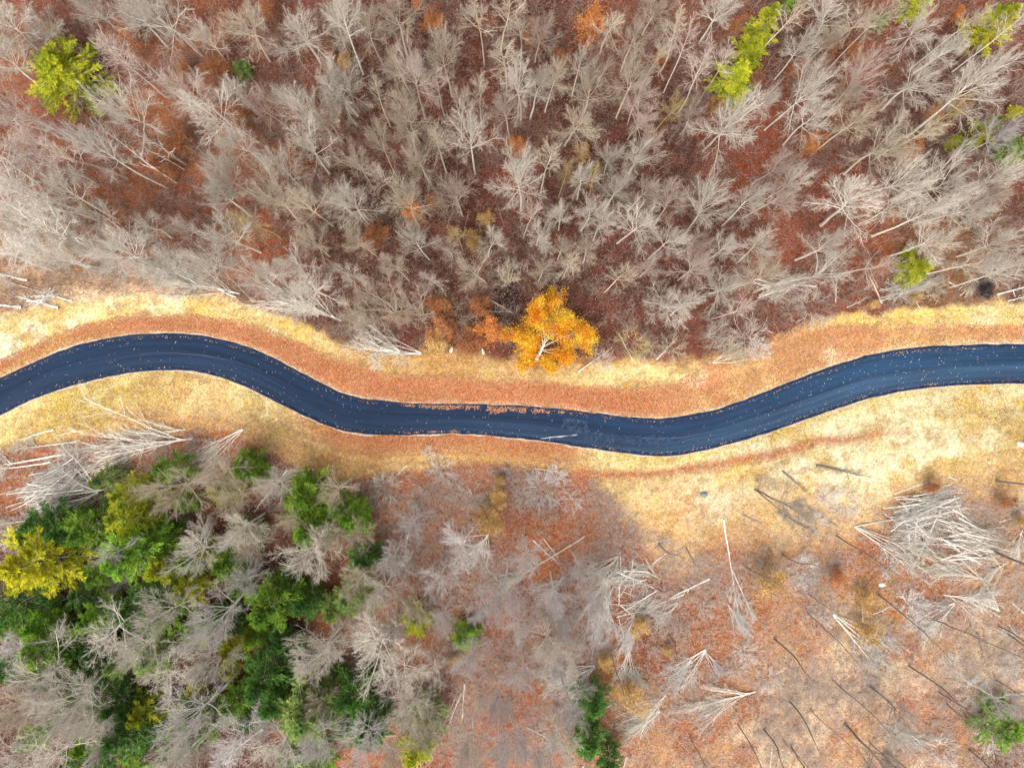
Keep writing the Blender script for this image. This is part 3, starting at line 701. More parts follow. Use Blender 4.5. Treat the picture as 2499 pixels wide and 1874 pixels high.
tile((832, 1249), [
 (90,150,260,'Rg'),(330,330,280,'Rl'),(110,430,300,'Rg'),(250,530,350,'Rw'),(480,640,240,'Rg'),(790,250,360,'Rl'),(1030,570,350,'Rl',1000,250),(1370,560,300,'Rl'),(1440,710,300,'Rl'),
 (1340,860,360,'Rw'),(1490,950,300,'Vw'),(200,860,450,'Vw'),(430,1060,400,'Vw',440,820),(590,990,260,'Vw',610,830),(830,960,260,'Rl'),(1180,1060,300,'Rl'),(450,1310,390,'Rw'),
 (820,1550,340,'Rw',915,1050),(550,1430,230,'Rg'),(1130,1510,300,'Rl',1100,1180),(1390,1490,350,'Vw',1405,1200),(1270,1600,280,'Rl'),(1480,1260,330,'Rl'),(1640,560,250,'Rl'),(1700,740,240,'Vl'),
 (450,90,250,'Rl'),(640,450,260,'Rl'),(1200,300,250,'Rl'),(900,640,250,'Rl'),(1150,760,250,'Rl'),(650,690,220,'Rl'),(330,760,220,'Rl'),(1000,1260,240,'Rl'),(180,1480,330,'Vl',140,1080),(330,1570,260,'Rg'),
 (1550,380,210,'Rl'),(1380,1010,220,'Rl'),(1020,1560,240,'Rl'),
])
tile((1664, 1249), [(2120,1250,240,'Rl')])
# open slope at the lower right: thin poles, feet at the upper left
def pole(off, bx, by, d, kt, f=None):
    f = f or random.uniform(1.09, 1.18)
    bu, bv = off[0] + bx / Z, off[1] + by / Z
    cu, cv = 1249.5 + (bu - 1249.5) * f, 937 + (bv - 937) * f
    bare_tree(cu, cv, d * random.uniform(1.1, 1.5) / Z, kt, (bu, bv))
for q in ((1020,190,230,'Pd'),(660,240,190,'Pd'),(840,735,190,'Pd'),(560,800,240,'Pd'),(1200,1130,220,'Vd'),(1430,980,220,'Pd'),(1640,1140,220,'Pd'),(490,1390,240,'Pd'),(680,1470,170,'Pd'),
          (700,1540,170,'Pd'),(1105,1410,230,'Vd'),(1190,1460,200,'Pd'),(1060,1520,180,'Pd'),(1350,1530,200,'Pd'),(70,1470,180,'Pd'),(340,1390,150,'Pd'),(1000,1090,200,'Pd'),
          (670,1250,190,'Pd'),(1950,740,220,'Pd'),(780,510,170,'Pd'),(1270,640,220,'Pd'),(1600,660,240,'Pd'),(1900,780,200,'Pd'),(0,250,170,'Pd'),(1960,290,230,'Vd'),
          (2050,1060,200,'Pd'),(900,1310,180,'Pd'),(1750,1500,200,'Pd'),(430,330,150,'Pd'),(1740,1250,200,'Pd'),(2080,820,190,'Pd')):
    pole((1664, 1249), *q)
for q in ((450,1545,200,'Pd'),(535,1538,200,'Vd'),(2020,1385,260,'Vd')): pole((1664, 625), *q)
for q in ((2070,180,180,'Pd'),(2090,780,160,'Pd'),(1750,1010,180,'Pd')): pole((832, 1249), *q)

for i_ in range(11):
    bx_ = 1035 + i_ * 15 + random.uniform(-5, 5); by_ = 300 + random.uniform(-25, 25)
    bare_tree(832 + (bx_ + (bx_ - 1106) * 0.25 + random.uniform(-8, 8)) / Z, 625 + random.uniform(20, 90) / Z, 24, 'Pb', (832 + bx_ / Z, 625 + by_ / Z))
# fill the remaining gaps of the wood with smaller trees, up to 300 in all
NB = [t for t in THINGS if t['kind'] == 'bare tree']
left = 300 - len(NB)
tries = 0
while left > 0 and tries < 6000:
    tries += 1
    u = random.uniform(-10, 2500); v = random.uniform(-10, 860)
    if v > float(forest_edge(u)) - 55: continue
    if any((u - a) ** 2 + (v - b_) ** 2 < (0.32 * dd + 22) ** 2 for a, b_, dd in BARE): continue
    if 1190 < u < 1490 and v > 640: continue
    if math.hypot(u - 165, v - 190) < 125: continue
    tone = random.choices('wgpl', (3, 3, 4, 1))[0]
    if u < 500: tone = random.choice('pw')
    bare_tree(u, v, random.uniform(60, 105), random.choice('RVVT') + tone); left -= 1
print('bare trees', len(BARE), 'tries', tries)

# ------------------------------------------------------------------ shrubs of bare twigs
def shrubs(off, rows):
    for x, y, d, t in rows: bare_tree(off[0] + x / Z, off[1] + y / Z, d / Z, 'S' + t, None, 'bare_shrub')
shrubs((832, 625), [(570,1280,120,'b'),(640,1390,200,'l'),(1290,1490,300,'l'),(1180,1560,180,'l'),(1400,1420,180,'l'),(280,1490,250,'w'),(740,1500,200,'p'),(870,1590,200,'p'),(1900,560,260,'y'),(2130,600,220,'g'),(1960,620,200,'g'),
                    (750,400,260,'g'),(230,690,110,'b'),(1690,660,170,'p'),(400,680,110,'w'),(1500,1580,180,'l'),(500,1580,180,'p'),(1050,1400,120,'l')])
shrubs((1664, 625), [(830,320,300,'p'),(720,330,180,'p'),(450,520,320,'p'),(520,610,170,'l'),(300,590,180,'g'),(1060,1600,240,'l'),(940,1560,170,'l'),(560,1470,150,'p'),(1400,190,200,'w'),(1650,200,200,'g'),(1480,230,150,'w')])
shrubs((1664, 1249), [(790,360,250,'l'),(800,460,170,'l'),(1480,590,240,'l'),(1340,370,180,'l'),(900,690,200,'l'),(1200,1020,200,'l'),(150,640,180,'p'),(230,560,150,'p'),(420,930,200,'l'),(350,1030,170,'l'),(560,1100,200,'l'),
                      (1880,1150,260,'l'),(2000,1450,260,'l'),(1750,1000,230,'l'),(1100,1180,190,'p'),(1700,1560,240,'l'),(1400,1480,170,'w'),(2130,1000,220,'l'),(870,60,180,'l')])
shrubs((0, 625), [(620,20,260,'p'),(480,70,200,'p'),(1500,1480,200,'w'),(760,330,90,'g'),(1250,200,160,'w')])

# ------------------------------------------------------------------ conifers
def make_conifer(seed, nb=46, wide=1.0):
    rng = np.random.default_rng(seed)
    h = 12.0
    P = polys(np.array([[0, 0, -0.3]]), np.array([[0.02, 0.01, 1.0]]), np.array([h]), 9, 0.015, 0.01, rng)
    R = 0.17 * np.linspace(1.1, 0.12, 9)[None]
    tv, tq = tubes(P, R, 7)
    f = (np.arange(nb) + rng.random(nb)) / nb; t = 0.1 + 0.9 * f
    Lb = 3.1 * wide * np.minimum(1, 0.5 + f * 2.2) * (1.03 - f) ** 0.78 * rng.uniform(0.65, 1.2, nb)
    az = np.arange(nb) * 2.39996 + rng.normal(size=nb) * 0.3
    an = np.radians(96 - 52 * f ** 1.5 + rng.normal(size=nb) * 7)
    D = np.stack([np.sin(an) * np.cos(az), np.sin(an) * np.sin(az), np.cos(an)], 1)
    x = t * 8; i = np.clip(x.astype(int), 0, 7); fr = x - i
    pos = P[0, i] * (1 - fr[:, None]) + P[0, i + 1] * fr[:, None]
    B = polys(pos, D, Lb, 5, 0.06, 0.05, rng)
    bv, bq = tubes(B, 0.035 * np.linspace(1, 0.3, 5)[None] * np.ones((nb, 1)), 4)
    S, SR = spawn(rng, B, np.full((nb, 5), 0.012), 13, 0.15, 1.0, 62, 26, 0.42, 4, 0.07, 0.04, 0.9, 0.45, 0.008)
    S[..., 2] = np.repeat(B[:, 2:3, 2], 13, 0) * 0.0 + (S[..., 2] - np.repeat(B[:, 2, 2], 13)[:, None]) * 0.55 + np.repeat(B[:, 2, 2], 13)[:, None]
    n = len(S); m = 42
    tt = rng.random((n, m)) * 2.999; ii = tt.astype(int); ff = tt - ii; r_ = np.arange(n)[:, None]
    C = S[r_, ii] * (1 - ff[..., None]) + S[r_, ii + 1] * ff[..., None]
    T = S[r_, ii + 1] - S[r_, ii]; T /= np.linalg.norm(T, axis=2, keepdims=True) + 1e-9
    Dn = T + rng.normal(size=T.shape) * 0.5; Dn[..., 2] += 0.2
    lv_, lq = leaf_quads(rng, (C + Dn * 0.1).reshape(-1, 3), 0.25, 0.2, 0.2, Dn.reshape(-1, 3))
    tm = np_mesh('trunk', tv, tq, [BARK['g']], True)
    bm = np_mesh('branches', bv, bq, [BARK['g']], True)
    lm = np_mesh('needles', lv_, lq, [FOL['green']], False)
    return dict(t=tm, b=bm, l=lm, h=h, D=2 * 2.7 * wide)
CON = [make_conifer(5), make_conifer(6, 40, 1.15), make_conifer(8, 52, 0.9), make_conifer(9, 44, 1.0), make_conifer(12, 48, 1.05)]
CLOOK = {'dark': 'dark green', 'green': 'bright green', 'yg': 'yellow-green', 'olive': 'olive green', 'yellow': 'yellow'}
def conifer(off, x, y, d, colr, h=None, label=None):
    cu, cv = off[0] + x / Z, off[1] + y / Z; dp = d / Z
    p = random.choice(CON)
    dp *= 1.18
    h = h or random.uniform(0.9, 1.3) * (dp / PPM) * 1.4
    h = min(max(h, 1.5), 15)
    zc = h * 0.5
    s = dp / PPM * (1 - zc / H) / p['D'] * 1.08; sz = h / p['h']
    X = float(gx(cu)) * (1 - zc / H), float(gy(cv)) * (1 - zc / H)
    r = empty('conifer', (X[0], X[1], float(ground_z(np.array([X[0]]), np.array([X[1]]))[0])), random.uniform(0, 6.28)); r.scale = (s, s, sz)
    part('trunk', p['t'], r, BARK['d']); cr = part('branches', p['b'], r, BARK['g']); part('needles', p['l'], r, FOL[colr])
    reg(r, 'conifer', 'conifer', 'evergreens among the bare trees', cu, cv, CLOOK[colr] + ' conifer', label)
conifer((0, 0), 420, 500, 420, 'yg', 8, 'large bushy yellow-green conifer standing alone at the upper left of the wood')
for q in ((540,180,190,'yg',11),(450,310,190,'yg',8),(330,530,250,'yg',7),(1510,30,170,'yg'),(1300,140,90,'olive'),(2010,180,230,'yellow',11,'tall bright yellow conifer near the top right corner of the wood'),(2060,80,110,'green'),(2150,720,80,'yellow'),
          (1930,860,170,'yg'),(1750,920,80,'yg'),(2170,960,170,'olive'),(690,10,110,'green'),(1480,1640,90,'yg')): conifer((1664, 0), *q)
conifer((0, 0), 1560, 450, 110, 'olive')
conifer((1664, 625), 1510, 80, 180, 'yg');
for q in ((1600,1375,210,'green',7),(1980,1570,290,'green',9),(680,1430,160,'olive'),(820,1550,230,'yg'),(1130,1380,200,'green'),(1000,1470,150,'yg'),(1190,1600,150,'green'),(1450,1520,190,'yg'),(2190,1620,200,'olive'),(1060,1560,160,'yg')): conifer((0, 625), *q)
for q in ((560,80,290,'green'),(240,330,430,'yellow',13,'long yellow conifer leaning out at the left edge below the road'),(830,60,260,'yg'),(870,230,380,'green'),(1040,180,210,'green'),(620,390,200,'green'),(1060,370,240,'yg'),(1000,500,230,'dark'),(1230,480,210,'yg'),
          (1500,350,230,'green'),(1990,90,260,'green'),(1740,590,320,'green'),(1870,500,210,'dark'),(2010,590,220,'dark'),(70,590,300,'dark'),(50,740,210,'green'),(320,850,330,'green'),(290,700,200,'green'),(1650,800,150,'green'),
          (1530,840,210,'yg'),(1700,1050,300,'dark'),(1840,850,210,'dark'),(1520,1220,210,'green'),(1950,1270,440,'olive',12,'largest olive green conifer at the bottom left, right of the pale bare crowns'),(930,1270,210,'yg'),(860,1430,320,'dark'),
          (1250,1130,110,'yellow'),(1490,1030,130,'yg'),(770,1210,230,'dark'),(1000,920,270,'olive'),(230,1460,170,'green'),(330,1250,180,'dark'),(640,1010,270,'dark'),(880,1620,220,'green'),(60,1030,200,'dark'),(1240,300,190,'green'),(1380,270,170,'yg'),(2190,600,200,'olive'),(300,60,200,'dark'),(1380,1350,210,'olive'),(480,1640,200,'dark'),(2100,1180,230,'olive')): conifer((0, 1249), *q)
for q in ((90,60,230,'green'),(480,710,190,'yg',4),(820,800,180,'green',5),(1630,1230,200,'dark',8),(1590,1480,220,'dark',8),(1740,1590,170,'dark'),(480,1530,200,'yg'),(560,1310,200,'olive'),(110,560,260,'olive'),(70,1180,280,'dark'),(190,1380,280,'dark'),(560,1420,170,'olive'),(130,310,220,'dark')): conifer((832, 1249), *q)
CP = [(t['u'], t['v']) for t in THINGS if t['kind'] == 'conifer']; left = 26; tries = 0
while left and tries < 4000:
    tries += 1; u = random.uniform(0, 880); v = random.uniform(1290, 1870)
    if u > 620 and v < 1420: continue
    if any((u - a) ** 2 + (v - b_) ** 2 < 46 ** 2 for a, b_ in CP): continue
    CP.append((u, v)); left -= 1
    conifer((0, 0), u * Z, v * Z, random.uniform(150, 240), random.choice(('dark', 'dark', 'green', 'olive')))
conifer((1664, 1249), 2080, 1370, 290, 'green', 6, 'bright green conifer under grey twigs near the bottom right corner')

# ------------------------------------------------------------------ the big orange tree
def orange_tree():
    rng = np.random.default_rng(42)
    bu, bv = 832 + 1262 / Z, 625 + 672 / Z
    bx, by = float(gx(bu)), float(gy(bv))
    r = empty('orange_leaved_tree', (bx, by, 0.0))
    P = polys(np.array([[0, 0, -0.3]]), np.array([[0.28, 0.72, 1.0]]), np.array([4.2]), 6, 0.03, 0.0, rng)
    R = 0.21 * np.linspace(1.3, 0.75, 6)[None]
    tv, tq = tubes(P, R, 9)
    top = P[0, -1]
    az = np.radians([2, 30, 58, 88, 122, 160, 196, 230, 338, 45, 205, 322, 15, 72, 105, 140])
    el = np.radians([16, 28, 34, 48, 40, 34, 30, 46, 8, 50, 14, 8, 6, 20, 26, 16])
    LL = np.array([7.4, 7.6, 7.0, 6.6, 6.0, 4.8, 3.8, 1.6, 4.8, 5.6, 3.0, 2.6, 6.4, 6.8, 6.2, 5.0])
    D = np.stack([np.cos(el) * np.cos(az), np.cos(el) * np.sin(az), np.sin(el)], 1)
    L1 = polys(np.repeat(P[0, [3, 4, 5, 5, 5, 4, 4, 3, 3, 5, 2, 2, 3, 4, 4, 3]][:, None], 1, 1)[:, 0], D, LL, 7, 0.10, 0.04, rng)
    R1 = 0.06 * np.linspace(1, 0.3, 7)[None] * np.ones((16, 1))
    L2, R2 = spawn(rng, L1, R1, 8, 0.3, 1, 52, 24, 0.42, 5, 0.14, 0.06, 0.5, 0.4)
    L3, R3 = spawn(rng, L2, R2, 6, 0.2, 1, 50, 28, 0.5, 4, 0.15, 0.03, 0.5, 0.4)
    v1, q1 = tubes(L1, R1, 6); v2, q2 = tubes(L2, R2, 4); v3, q3 = tubes(L3, R3, 3)
    cv, cq, ca = join([(v1, q1, 0.), (v2, q2, 0.2), (v3, q3, 0.5)])
    part('trunk', np_mesh('trunk', tv, tq, [BARK['b']], True), r, BARK['b'])
    part('limbs', np_mesh('limbs', cv, cq, [BARK['b']], True, {'twig': ('FLOAT', ca)}), r, BARK['g'])
    tips = np.concatenate([L3[:, -1], L3[:, 2], L2[:, 3], L2[:, 2], L1[:, 4], L1[:, 5], L1[:, 6], L1[:, 3], L1[:, 2]])
    keep = fbm(tips[:, 0] + 50, tips[:, 1] + tips[:, 2] * 0.6, 1.35, 77, 2) > 0.43
    tips = tips[keep]
    C = np.repeat(tips, 34, 0) + rng.normal(size=(len(tips) * 34, 3)) * np.array([0.36, 0.36, 0.22])
    C = C[(C[:, 2] > 0.5) & (np.hypot(C[:, 0] - 0.35, C[:, 1] - 0.9) > 0.3)]
    lv_, lq = leaf_quads(rng, C, 0.15, 0.35, 0.7)
    part('foliage', np_mesh('foliage', lv_, lq, [LEAF['gold']], False), r, LEAF['gold'])
    reg(r, 'orange tree', 'tree', None, 1360, 800, '', 'big orange and gold leaved tree at the wood edge above the road')
orange_tree()

# ------------------------------------------------------------------ saplings and shrubs still holding rust coloured leaves
def make_sapling(seed):
    rng = np.random.default_rng(seed)
    n = 4
    az = np.arange(n) * 1.57 + rng.random(n); le = np.radians(rng.uniform(4, 22, n))
    P = polys(np.zeros((n, 3)) + [0, 0, -0.1], np.stack([np.sin(le) * np.cos(az), np.sin(le) * np.sin(az), np.cos(le)], 1), rng.uniform(4, 5.5, n), 6, 0.08, 0.03, rng)
    R = 0.05 * np.linspace(1, 0.3, 6)[None] * np.ones((n, 1))
    B, BR = spawn(rng, P, R, 12, 0.2, 1, 68, 30, 0.36, 4, 0.1, 0.03, 0.5, 0.5, 0.01)
    C2, CR = spawn(rng, B, BR, 5, 0.2, 1, 50, 30, 0.5, 3, 0.1, 0.03, 0.6, 0.4, 0.009)
    v1, q1 = tubes(P, R, 5); v2, q2 = tubes(B, BR, 3); v3, q3 = tubes(C2, CR, 3)
    v, q, a = join([(v1, q1, 0.), (v2, q2, 0.5), (v3, q3, 1.)])
    pts = np.concatenate([C2[:, 1], C2[:, 2], B[:, 2]])
    C = np.repeat(pts, 5, 0) + rng.normal(size=(len(pts) * 5, 3)) * 0.2
    lv_, lq = leaf_quads(rng, C, 0.15, 0.3, 0.65)
    rr = np.hypot(C[:, 0], C[:, 1])
    return dict(t=np_mesh('stems', v, q, [BARK['g']], True, {'twig': ('FLOAT', a)}), l=np_mesh('leaves', lv_, lq, [LEAF['rust']]), D=2 * np.percentile(rr, 92), h=5.0)
SAP = [make_sapling(i) for i in (1, 2, 3)]
LLOOK = {'rust': 'rust-brown leafy sapling', 'orange': 'orange leafy sapling', 'amber': 'amber leafy sapling'}
def sapling(off, x, y, d, c, label=None):
    cu, cv = off[0] + x / Z, off[1] + y / Z; dp = d / Z; p = random.choice(SAP)
    h = min(max(dp / PPM * random.uniform(1.1, 1.6), 1.2), 8); zc = h * 0.55
    s = dp / PPM * (1 - zc / H) / p['D']
    X = float(gx(cu)) * (1 - zc / H), float(gy(cv)) * (1 - zc / H)
    r = empty('leafy_sapling', (X[0], X[1], float(ground_z(np.array([X[0]]), np.array([X[1]]))[0])), random.uniform(0, 6.28)); r.scale = (s, s, h / p['h'])
    part('stems', p['t'], r, BARK['g']); part('leaves', p['l'], r, LEAF[c])
    reg(r, 'leafy sapling', 'sapling', 'saplings holding dead leaves', cu, cv, LLOOK[c], label)
for q in ((590,140,150,'orange','brightest orange leafy sapling near the top edge left of centre'),(1620,160,220,'orange'),(1250,230,170,'rust'),(1160,950,140,'orange'),(470,1370,150,'orange'),(240,1520,190,'rust'),(860,1560,130,'amber'),(490,20,80,'orange'),(20,400,120,'amber'),
          (1420,370,130,'rust'),(2060,380,110,'rust'),(600,1310,120,'rust'),(1560,990,110,'amber'),(930,1420,100,'amber')): sapling((832, 0), *q)
for q in ((840,240,190,'rust'),(1410,450,210,'rust'),(1580,800,180,'rust'),(1900,1010,190,'rust'),(1050,1060,190,'rust'),(1170,920,190,'rust'),(180,370,120,'rust'),(1730,50,150,'rust'),(350,200,90,'amber'),(570,1340,110,'amber'),(1180,450,130,'rust'),(1430,260,130,'rust'),(2130,370,120,'rust'),(810,1480,210,'rust')): sapling((0, 0), *q)
for q in ((340,180,130,'rust'),(950,310,160,'rust'),(1110,360,150,'rust'),(740,440,130,'rust'),(825,920,160,'orange'),(1440,1010,170,'orange','bright orange leafy sapling beside pale fans at right of the wood'),(1780,110,100,'orange'),(220,700,110,'rust'),(1330,1420,110,'rust'),(1610,740,110,'rust'),(470,510,110,'rust'),(1060,590,120,'rust')): sapling((1664, 0), *q)
for q in ((960,480,190,'orange'),(830,560,190,'rust'),(660,480,190,'rust'),(900,330,150,'rust'),(640,330,180,'rust'),(1010,1560,130,'amber'),(1020,1450,90,'amber'),(620,560,160,'amber')): sapling((832, 625), *q)
for q in ((1500,270,70,'amber'),(1240,310,70,'amber'),(1270,50,110,'rust'),(2080,1590,110,'rust'),(1620,1490,110,'rust')): sapling((1664, 625), *q)
for q in ((960,60,190,'amber'),(1870,1200,190,'amber'),(1930,730,130,'amber'),(1710,960,110,'amber'),(2110,900,70,'amber'),(730,960,80,'amber')): sapling((832, 1249), *q)
for q in ((560,460,200,'amber'),(1190,750,160,'amber'),(1180,560,150,'amber'),(2190,60,90,'amber'),(1000,430,140,'rust')): sapling((1664, 1249), *q)

# ------------------------------------------------------------------ fallen trees, logs, brush piles, stumps
def lay(P):
    """turn an upright tree to lie along +X, branches pressed towards the ground"""
    x, y, z = P[..., 0].copy(), P[..., 1].copy(), P[..., 2].copy()
    P[..., 0] = z + 0.25; P[..., 1] = y; P[..., 2] = 0.16 + np.where(x < 0, -x * 0.12, x * 0.42)
FAL = {'V': [proto('F', 900 + i, lay) for i in range(4)], 'T': [proto('T', 930 + i, lay) for i in range(2)], 'M': [proto('M', 960 + i, lay) for i in range(2)], 'D': [proto('D', 990 + i, lay) for i in range(2)]}
FLEN = {}
for k_, l_ in FAL.items():
    for p in l_:
        co = np.empty(len(p['crown'].vertices) * 3, np.float32); p['crown'].vertices.foreach_get('co', co); co = co.reshape(-1, 3)
        p['len'] = float(np.percentile(co[:, 0], 98)); p['wid'] = float(np.percentile(np.abs(co[:, 1]), 95)) * 2
FTXT = {'V': 'fan-topped', 'T': 'long slender', 'M': 'many-stemmed', 'D': 'stubby-limbed'}
def fallen(off, bx, by, tx, ty, w, kt, z=0.0, label=None):
    b_ = np.array([float(gx(off[0] + bx / Z)), float(gy(off[1] + by / Z))]); t_ = np.array([float(gx(off[0] + tx / Z)), float(gy(off[1] + ty / Z))])
    d = t_ - b_; L = float(np.linalg.norm(d)); p = random.choice(FAL[kt[0]])
    r = empty('fallen_tree', (b_[0], b_[1], float(ground_z(b_[:1], b_[1:])[0]) + z), math.atan2(d[1], d[0]))
    s = L / p['len']; wy = w / Z / PPM / p['wid']
    r.scale = (s, wy, max(0.5, min(1.2, (s + wy) / 2))) if kt[0] != 'D' else (s, min(max(s * 1.2, 0.35), 0.8), min(max(s * 1.2, 0.35), 0.8))
    part('trunk', p['trunk'], r, BARK[kt[1]]); part('crown', p['crown'], r, BARK[kt[1]])
    reg(r, 'fallen tree', 'fallen tree', 'uprooted and felled trees', off[0] + (bx * .4 + tx * .6) / Z, off[1] + (by * .4 + ty * .6) / Z, f'{TONE[kt[1]]} {FTXT[kt[0]]} fallen tree', label)
for q in ((190,160,-300,20,150,'Db'),(470,290,-120,150,150,'Tb'),(150,330,-300,270,120,'Db'),(385,335,-60,180,140,'Db'),(340,240,200,350,50,'Db'),
          (1250,1180,420,1270,440,'Vw'),(1570,1120,1180,1430,220,'Mw'),(430,1280,-180,1400,200,'Tw'),(330,1330,-120,1440,200,'Tw'),(640,1520,180,1640,330,'Mb'),(640,1515,330,1290,300,'Mb'),(720,1530,640,1640,60,'Db'),
          (1200,1120,800,1190,170,'Vw'),(500,1200,60,1260,110,'Tw'),(350,1120,80,1180,70,'Dw'),(2030,1380,1690,1500,210,'Mw'),(1860,1380,1640,1640,150,'Dw'),(2212,1500,1930,1400,110,'Dw'),
          (1555,245,960,70,320,'Vw'),(1530,268,1060,90,220,'Tw'),(1640,300,1440,60,130,'Dg'),(2212,420,1640,170,380,'Vw'),(2060,390,1720,220,200,'Vw'),(1270,215,900,60,170,'Vb')): fallen((0, 625), *q)
for q in ((960,280,1110,380,70,'Db'),(870,355,1110,380,50,'Db'),(380,620,50,480,260,'Mw'),(520,630,200,560,180,'Mw'),(430,1350,345,1410,25,'Db'),(1530,750,1760,600,150,'Dp'),(1890,680,1800,500,150,'Dg'),(2040,670,2190,520,150,'Dg'),(1250,1370,1420,1400,60,'Dg')): fallen((832, 625), *q)
for q in ((500,260,990,95,210,'Tw'),(200,690,420,600,170,'Mg'),(660,300,480,250,60,'Dd'),(870,1355,1210,1440,90,'Dd'),(650,1390,825,1560,70,'Dd'),(2030,250,2300,190,110,'Db'),(2100,292,2300,255,90,'Db'),(1790,260,1900,190,90,'Db'),(1720,165,1790,220,40,'Db'),
          (1320,270,1680,160,130,'Vw'),(1060,335,1230,270,90,'Dg'),(2000,100,2212,180,160,'Dw'),(2150,130,2212,0,100,'Db'),(1725,1425,1775,1455,14,'Db'),(2095,1590,2260,1700,120,'Db'),(1290,310,1200,60,120,'Dp'),(990,300,1010,160,90,'Dw')): fallen((1664, 625), *q)
for q in ((640,470,280,660,150,'Tl'),(960,340,690,400,150,'Ml'),(940,360,520,620,260,'Vl'),(420,85,-60,240,140,'Tw'),(350,30,-60,110,110,'Tw'),(570,175,380,245,80,'Dw'),(250,95,-60,150,90,'Tw'),(720,60,530,120,30,'Dw'),(1880,770,1700,950,80,'Dl'),(1770,1290,1580,1130,110,'Dl'),(1700,1400,1420,1620,120,'Tl')): fallen((0, 1249), *q)
for q in ((1575,155,1060,500,130,'Tw'),(1240,180,1420,375,70,'Db'),(1310,170,1400,300,40,'Db'),(960,140,800,310,260,'Vw'),(460,30,405,250,40,'Dw'),(1790,285,1580,420,140,'Mb'),(1790,285,1720,480,130,'Mb'),(2100,265,1960,360,60,'Db'),(1700,420,1690,860,260,'Vl'),
          (1760,370,2080,550,130,'Dw'),(2212,530,1880,640,140,'Db'),(2175,590,1990,690,170,'Mb'),(1980,500,1870,900,100,'Tb'),(1860,900,1850,1120,190,'Mb'),(1830,810,1790,650,60,'Db'),(1800,460,1780,620,60,'Db'),(1640,990,1270,1100,200,'Mb'),(1640,1000,1400,1180,220,'Vb'),
          (780,1170,650,1430,60,'Db'),(800,1110,760,1380,60,'Db'),(740,1200,560,1640,70,'Tw'),(2030,190,2160,180,30,'Db'),(1850,1580,1810,1650,30,'Db'),(1570,1640,1500,1690,50,'Db'),(1200,1390,1390,1490,120,'Dw'),(360,1440,180,1440,80,'Dw'),(470,250,380,350,90,'Mw'),(1700,1270,1790,1230,20,'Dw')): fallen((832, 1249), *q)
for q in ((1790,330,1620,560,170,'Vw'),(1760,480,1640,760,200,'Vl'),(1950,380,1700,420,110,'Mb'),(2060,430,1850,330,120,'Vw'),(1900,650,1780,950,160,'Vl'),(1620,1120,1420,1330,180,'Vl'),(1900,1000,1960,1170,110,'Vw'),(2100,1180,1850,1400,200,'Vw'),(2060,1290,1780,1430,170,'Mw'),(1600,640,1680,960,170,'Vl'),(1440,420,1300,600,150,'Vl'),(1180,360,1010,520,130,'Vl')): fallen((832, 1249), *q)
for q in ((2100,330,1900,420,150,'Vw'),(1850,330,1500,420,170,'Vw'),(2200,120,2100,330,130,'Vw'),(1400,540,1620,640,130,'Vl'),(2190,800,2020,760,110,'Vw'),(60,960,-120,1180,170,'Vl'),(300,600,430,830,120,'Vl')): fallen((1664, 1249), *q)
fallen((1664, 1249), 270, 50, 390, 760, 130, 'Tb', 0, 'long forked white birch trunk lying on the leaf slope')
for q in ((320,370,490,690,110,'Tb'),(1105,95,1560,-20,120,'Tb'),(1110,90,1640,360,210,'Mw'),(1690,535,2090,600,240,'Vb'),(1760,590,1480,800,210,'Mb'),(1560,600,1740,600,90,'Mb'),(970,655,1400,960,290,'Mb'),(1155,530,1145,790,25,'Db'),(1220,660,1370,610,40,'Dw'),
          (470,1155,-20,1330,260,'Vw'),(155,890,-60,1120,230,'Mb'),(150,900,260,1080,110,'Ml'),(1310,1375,1720,1560,180,'Vw'),(1310,1375,1500,1420,90,'Mb'),(2140,590,2240,690,90,'Db'),(175,430,-100,540,60,'Db'),(1350,1440,1560,1500,70,'Mb'),
          (1000,90,800,-60,60,'Dd'),(620,0,900,180,90,'Dd'),(400,20,510,90,60,'Dd'),(2050,70,2200,20,90,'Db'),(1980,440,1600,330,170,'Vw'),(2212,1165,1980,1160,90,'Dw'),(1830,780,1910,690,50,'Dd'),(1910,780,1970,1090,50,'Dd'),(570,1660,580,1500,20,'Dw'),(1770,0,1800,100,40,'Db'),(2050,640,1900,500,160,'Mw')): fallen((1664, 1249), *q)

def make_pile(seed, n, L, spread, hgt, w):
    rng = np.random.default_rng(seed)
    az = rng.normal(size=n) * spread + np.pi * (rng.random(n) < 0.3)
    pos = np.stack([rng.normal(size=n) * L * 0.13, rng.normal(size=n) * w, rng.random(n) ** 1.5 * hgt + 0.1], 1)
    D = np.stack([np.cos(az), np.sin(az), rng.normal(size=n) * 0.09 - 0.02], 1)
    Ln = L * rng.uniform(0.35, 1.0, n)
    P = polys(pos - D * Ln[:, None] * 0.5, D, Ln, 6, 0.05, -0.003, rng); P[..., 2] = np.maximum(P[..., 2], 0.05)
    R = rng.uniform(0.03, 0.10, n)[:, None] * np.linspace(1, 0.4, 6)[None]
    pv_, pq = tubes(P, R, 6)
    B, BR = spawn(rng, P, R, 9, 0.3, 1, 40, 30, 0.35, 4, 0.14, -0.02, 0.4, 0.4)
    B[..., 2] = np.maximum(B[..., 2], 0.03)
    B2, B2R = spawn(rng, B, BR, 5, 0.2, 1, 42, 26, 0.5, 3, 0.14, -0.02, 0.6, 0.4); B2[..., 2] = np.maximum(B2[..., 2], 0.03)
    v1, q1 = tubes(B, BR, 3); v2, q2 = tubes(B2, B2R, 3)
    bv, bq, ba = join([(v1, q1, .4), (v2, q2, .9)])
    return np_mesh('poles', pv_, pq, [BARK['b']], True), np_mesh('brush', bv, bq, [BARK['w']], True, {'twig': ('FLOAT', ba)})
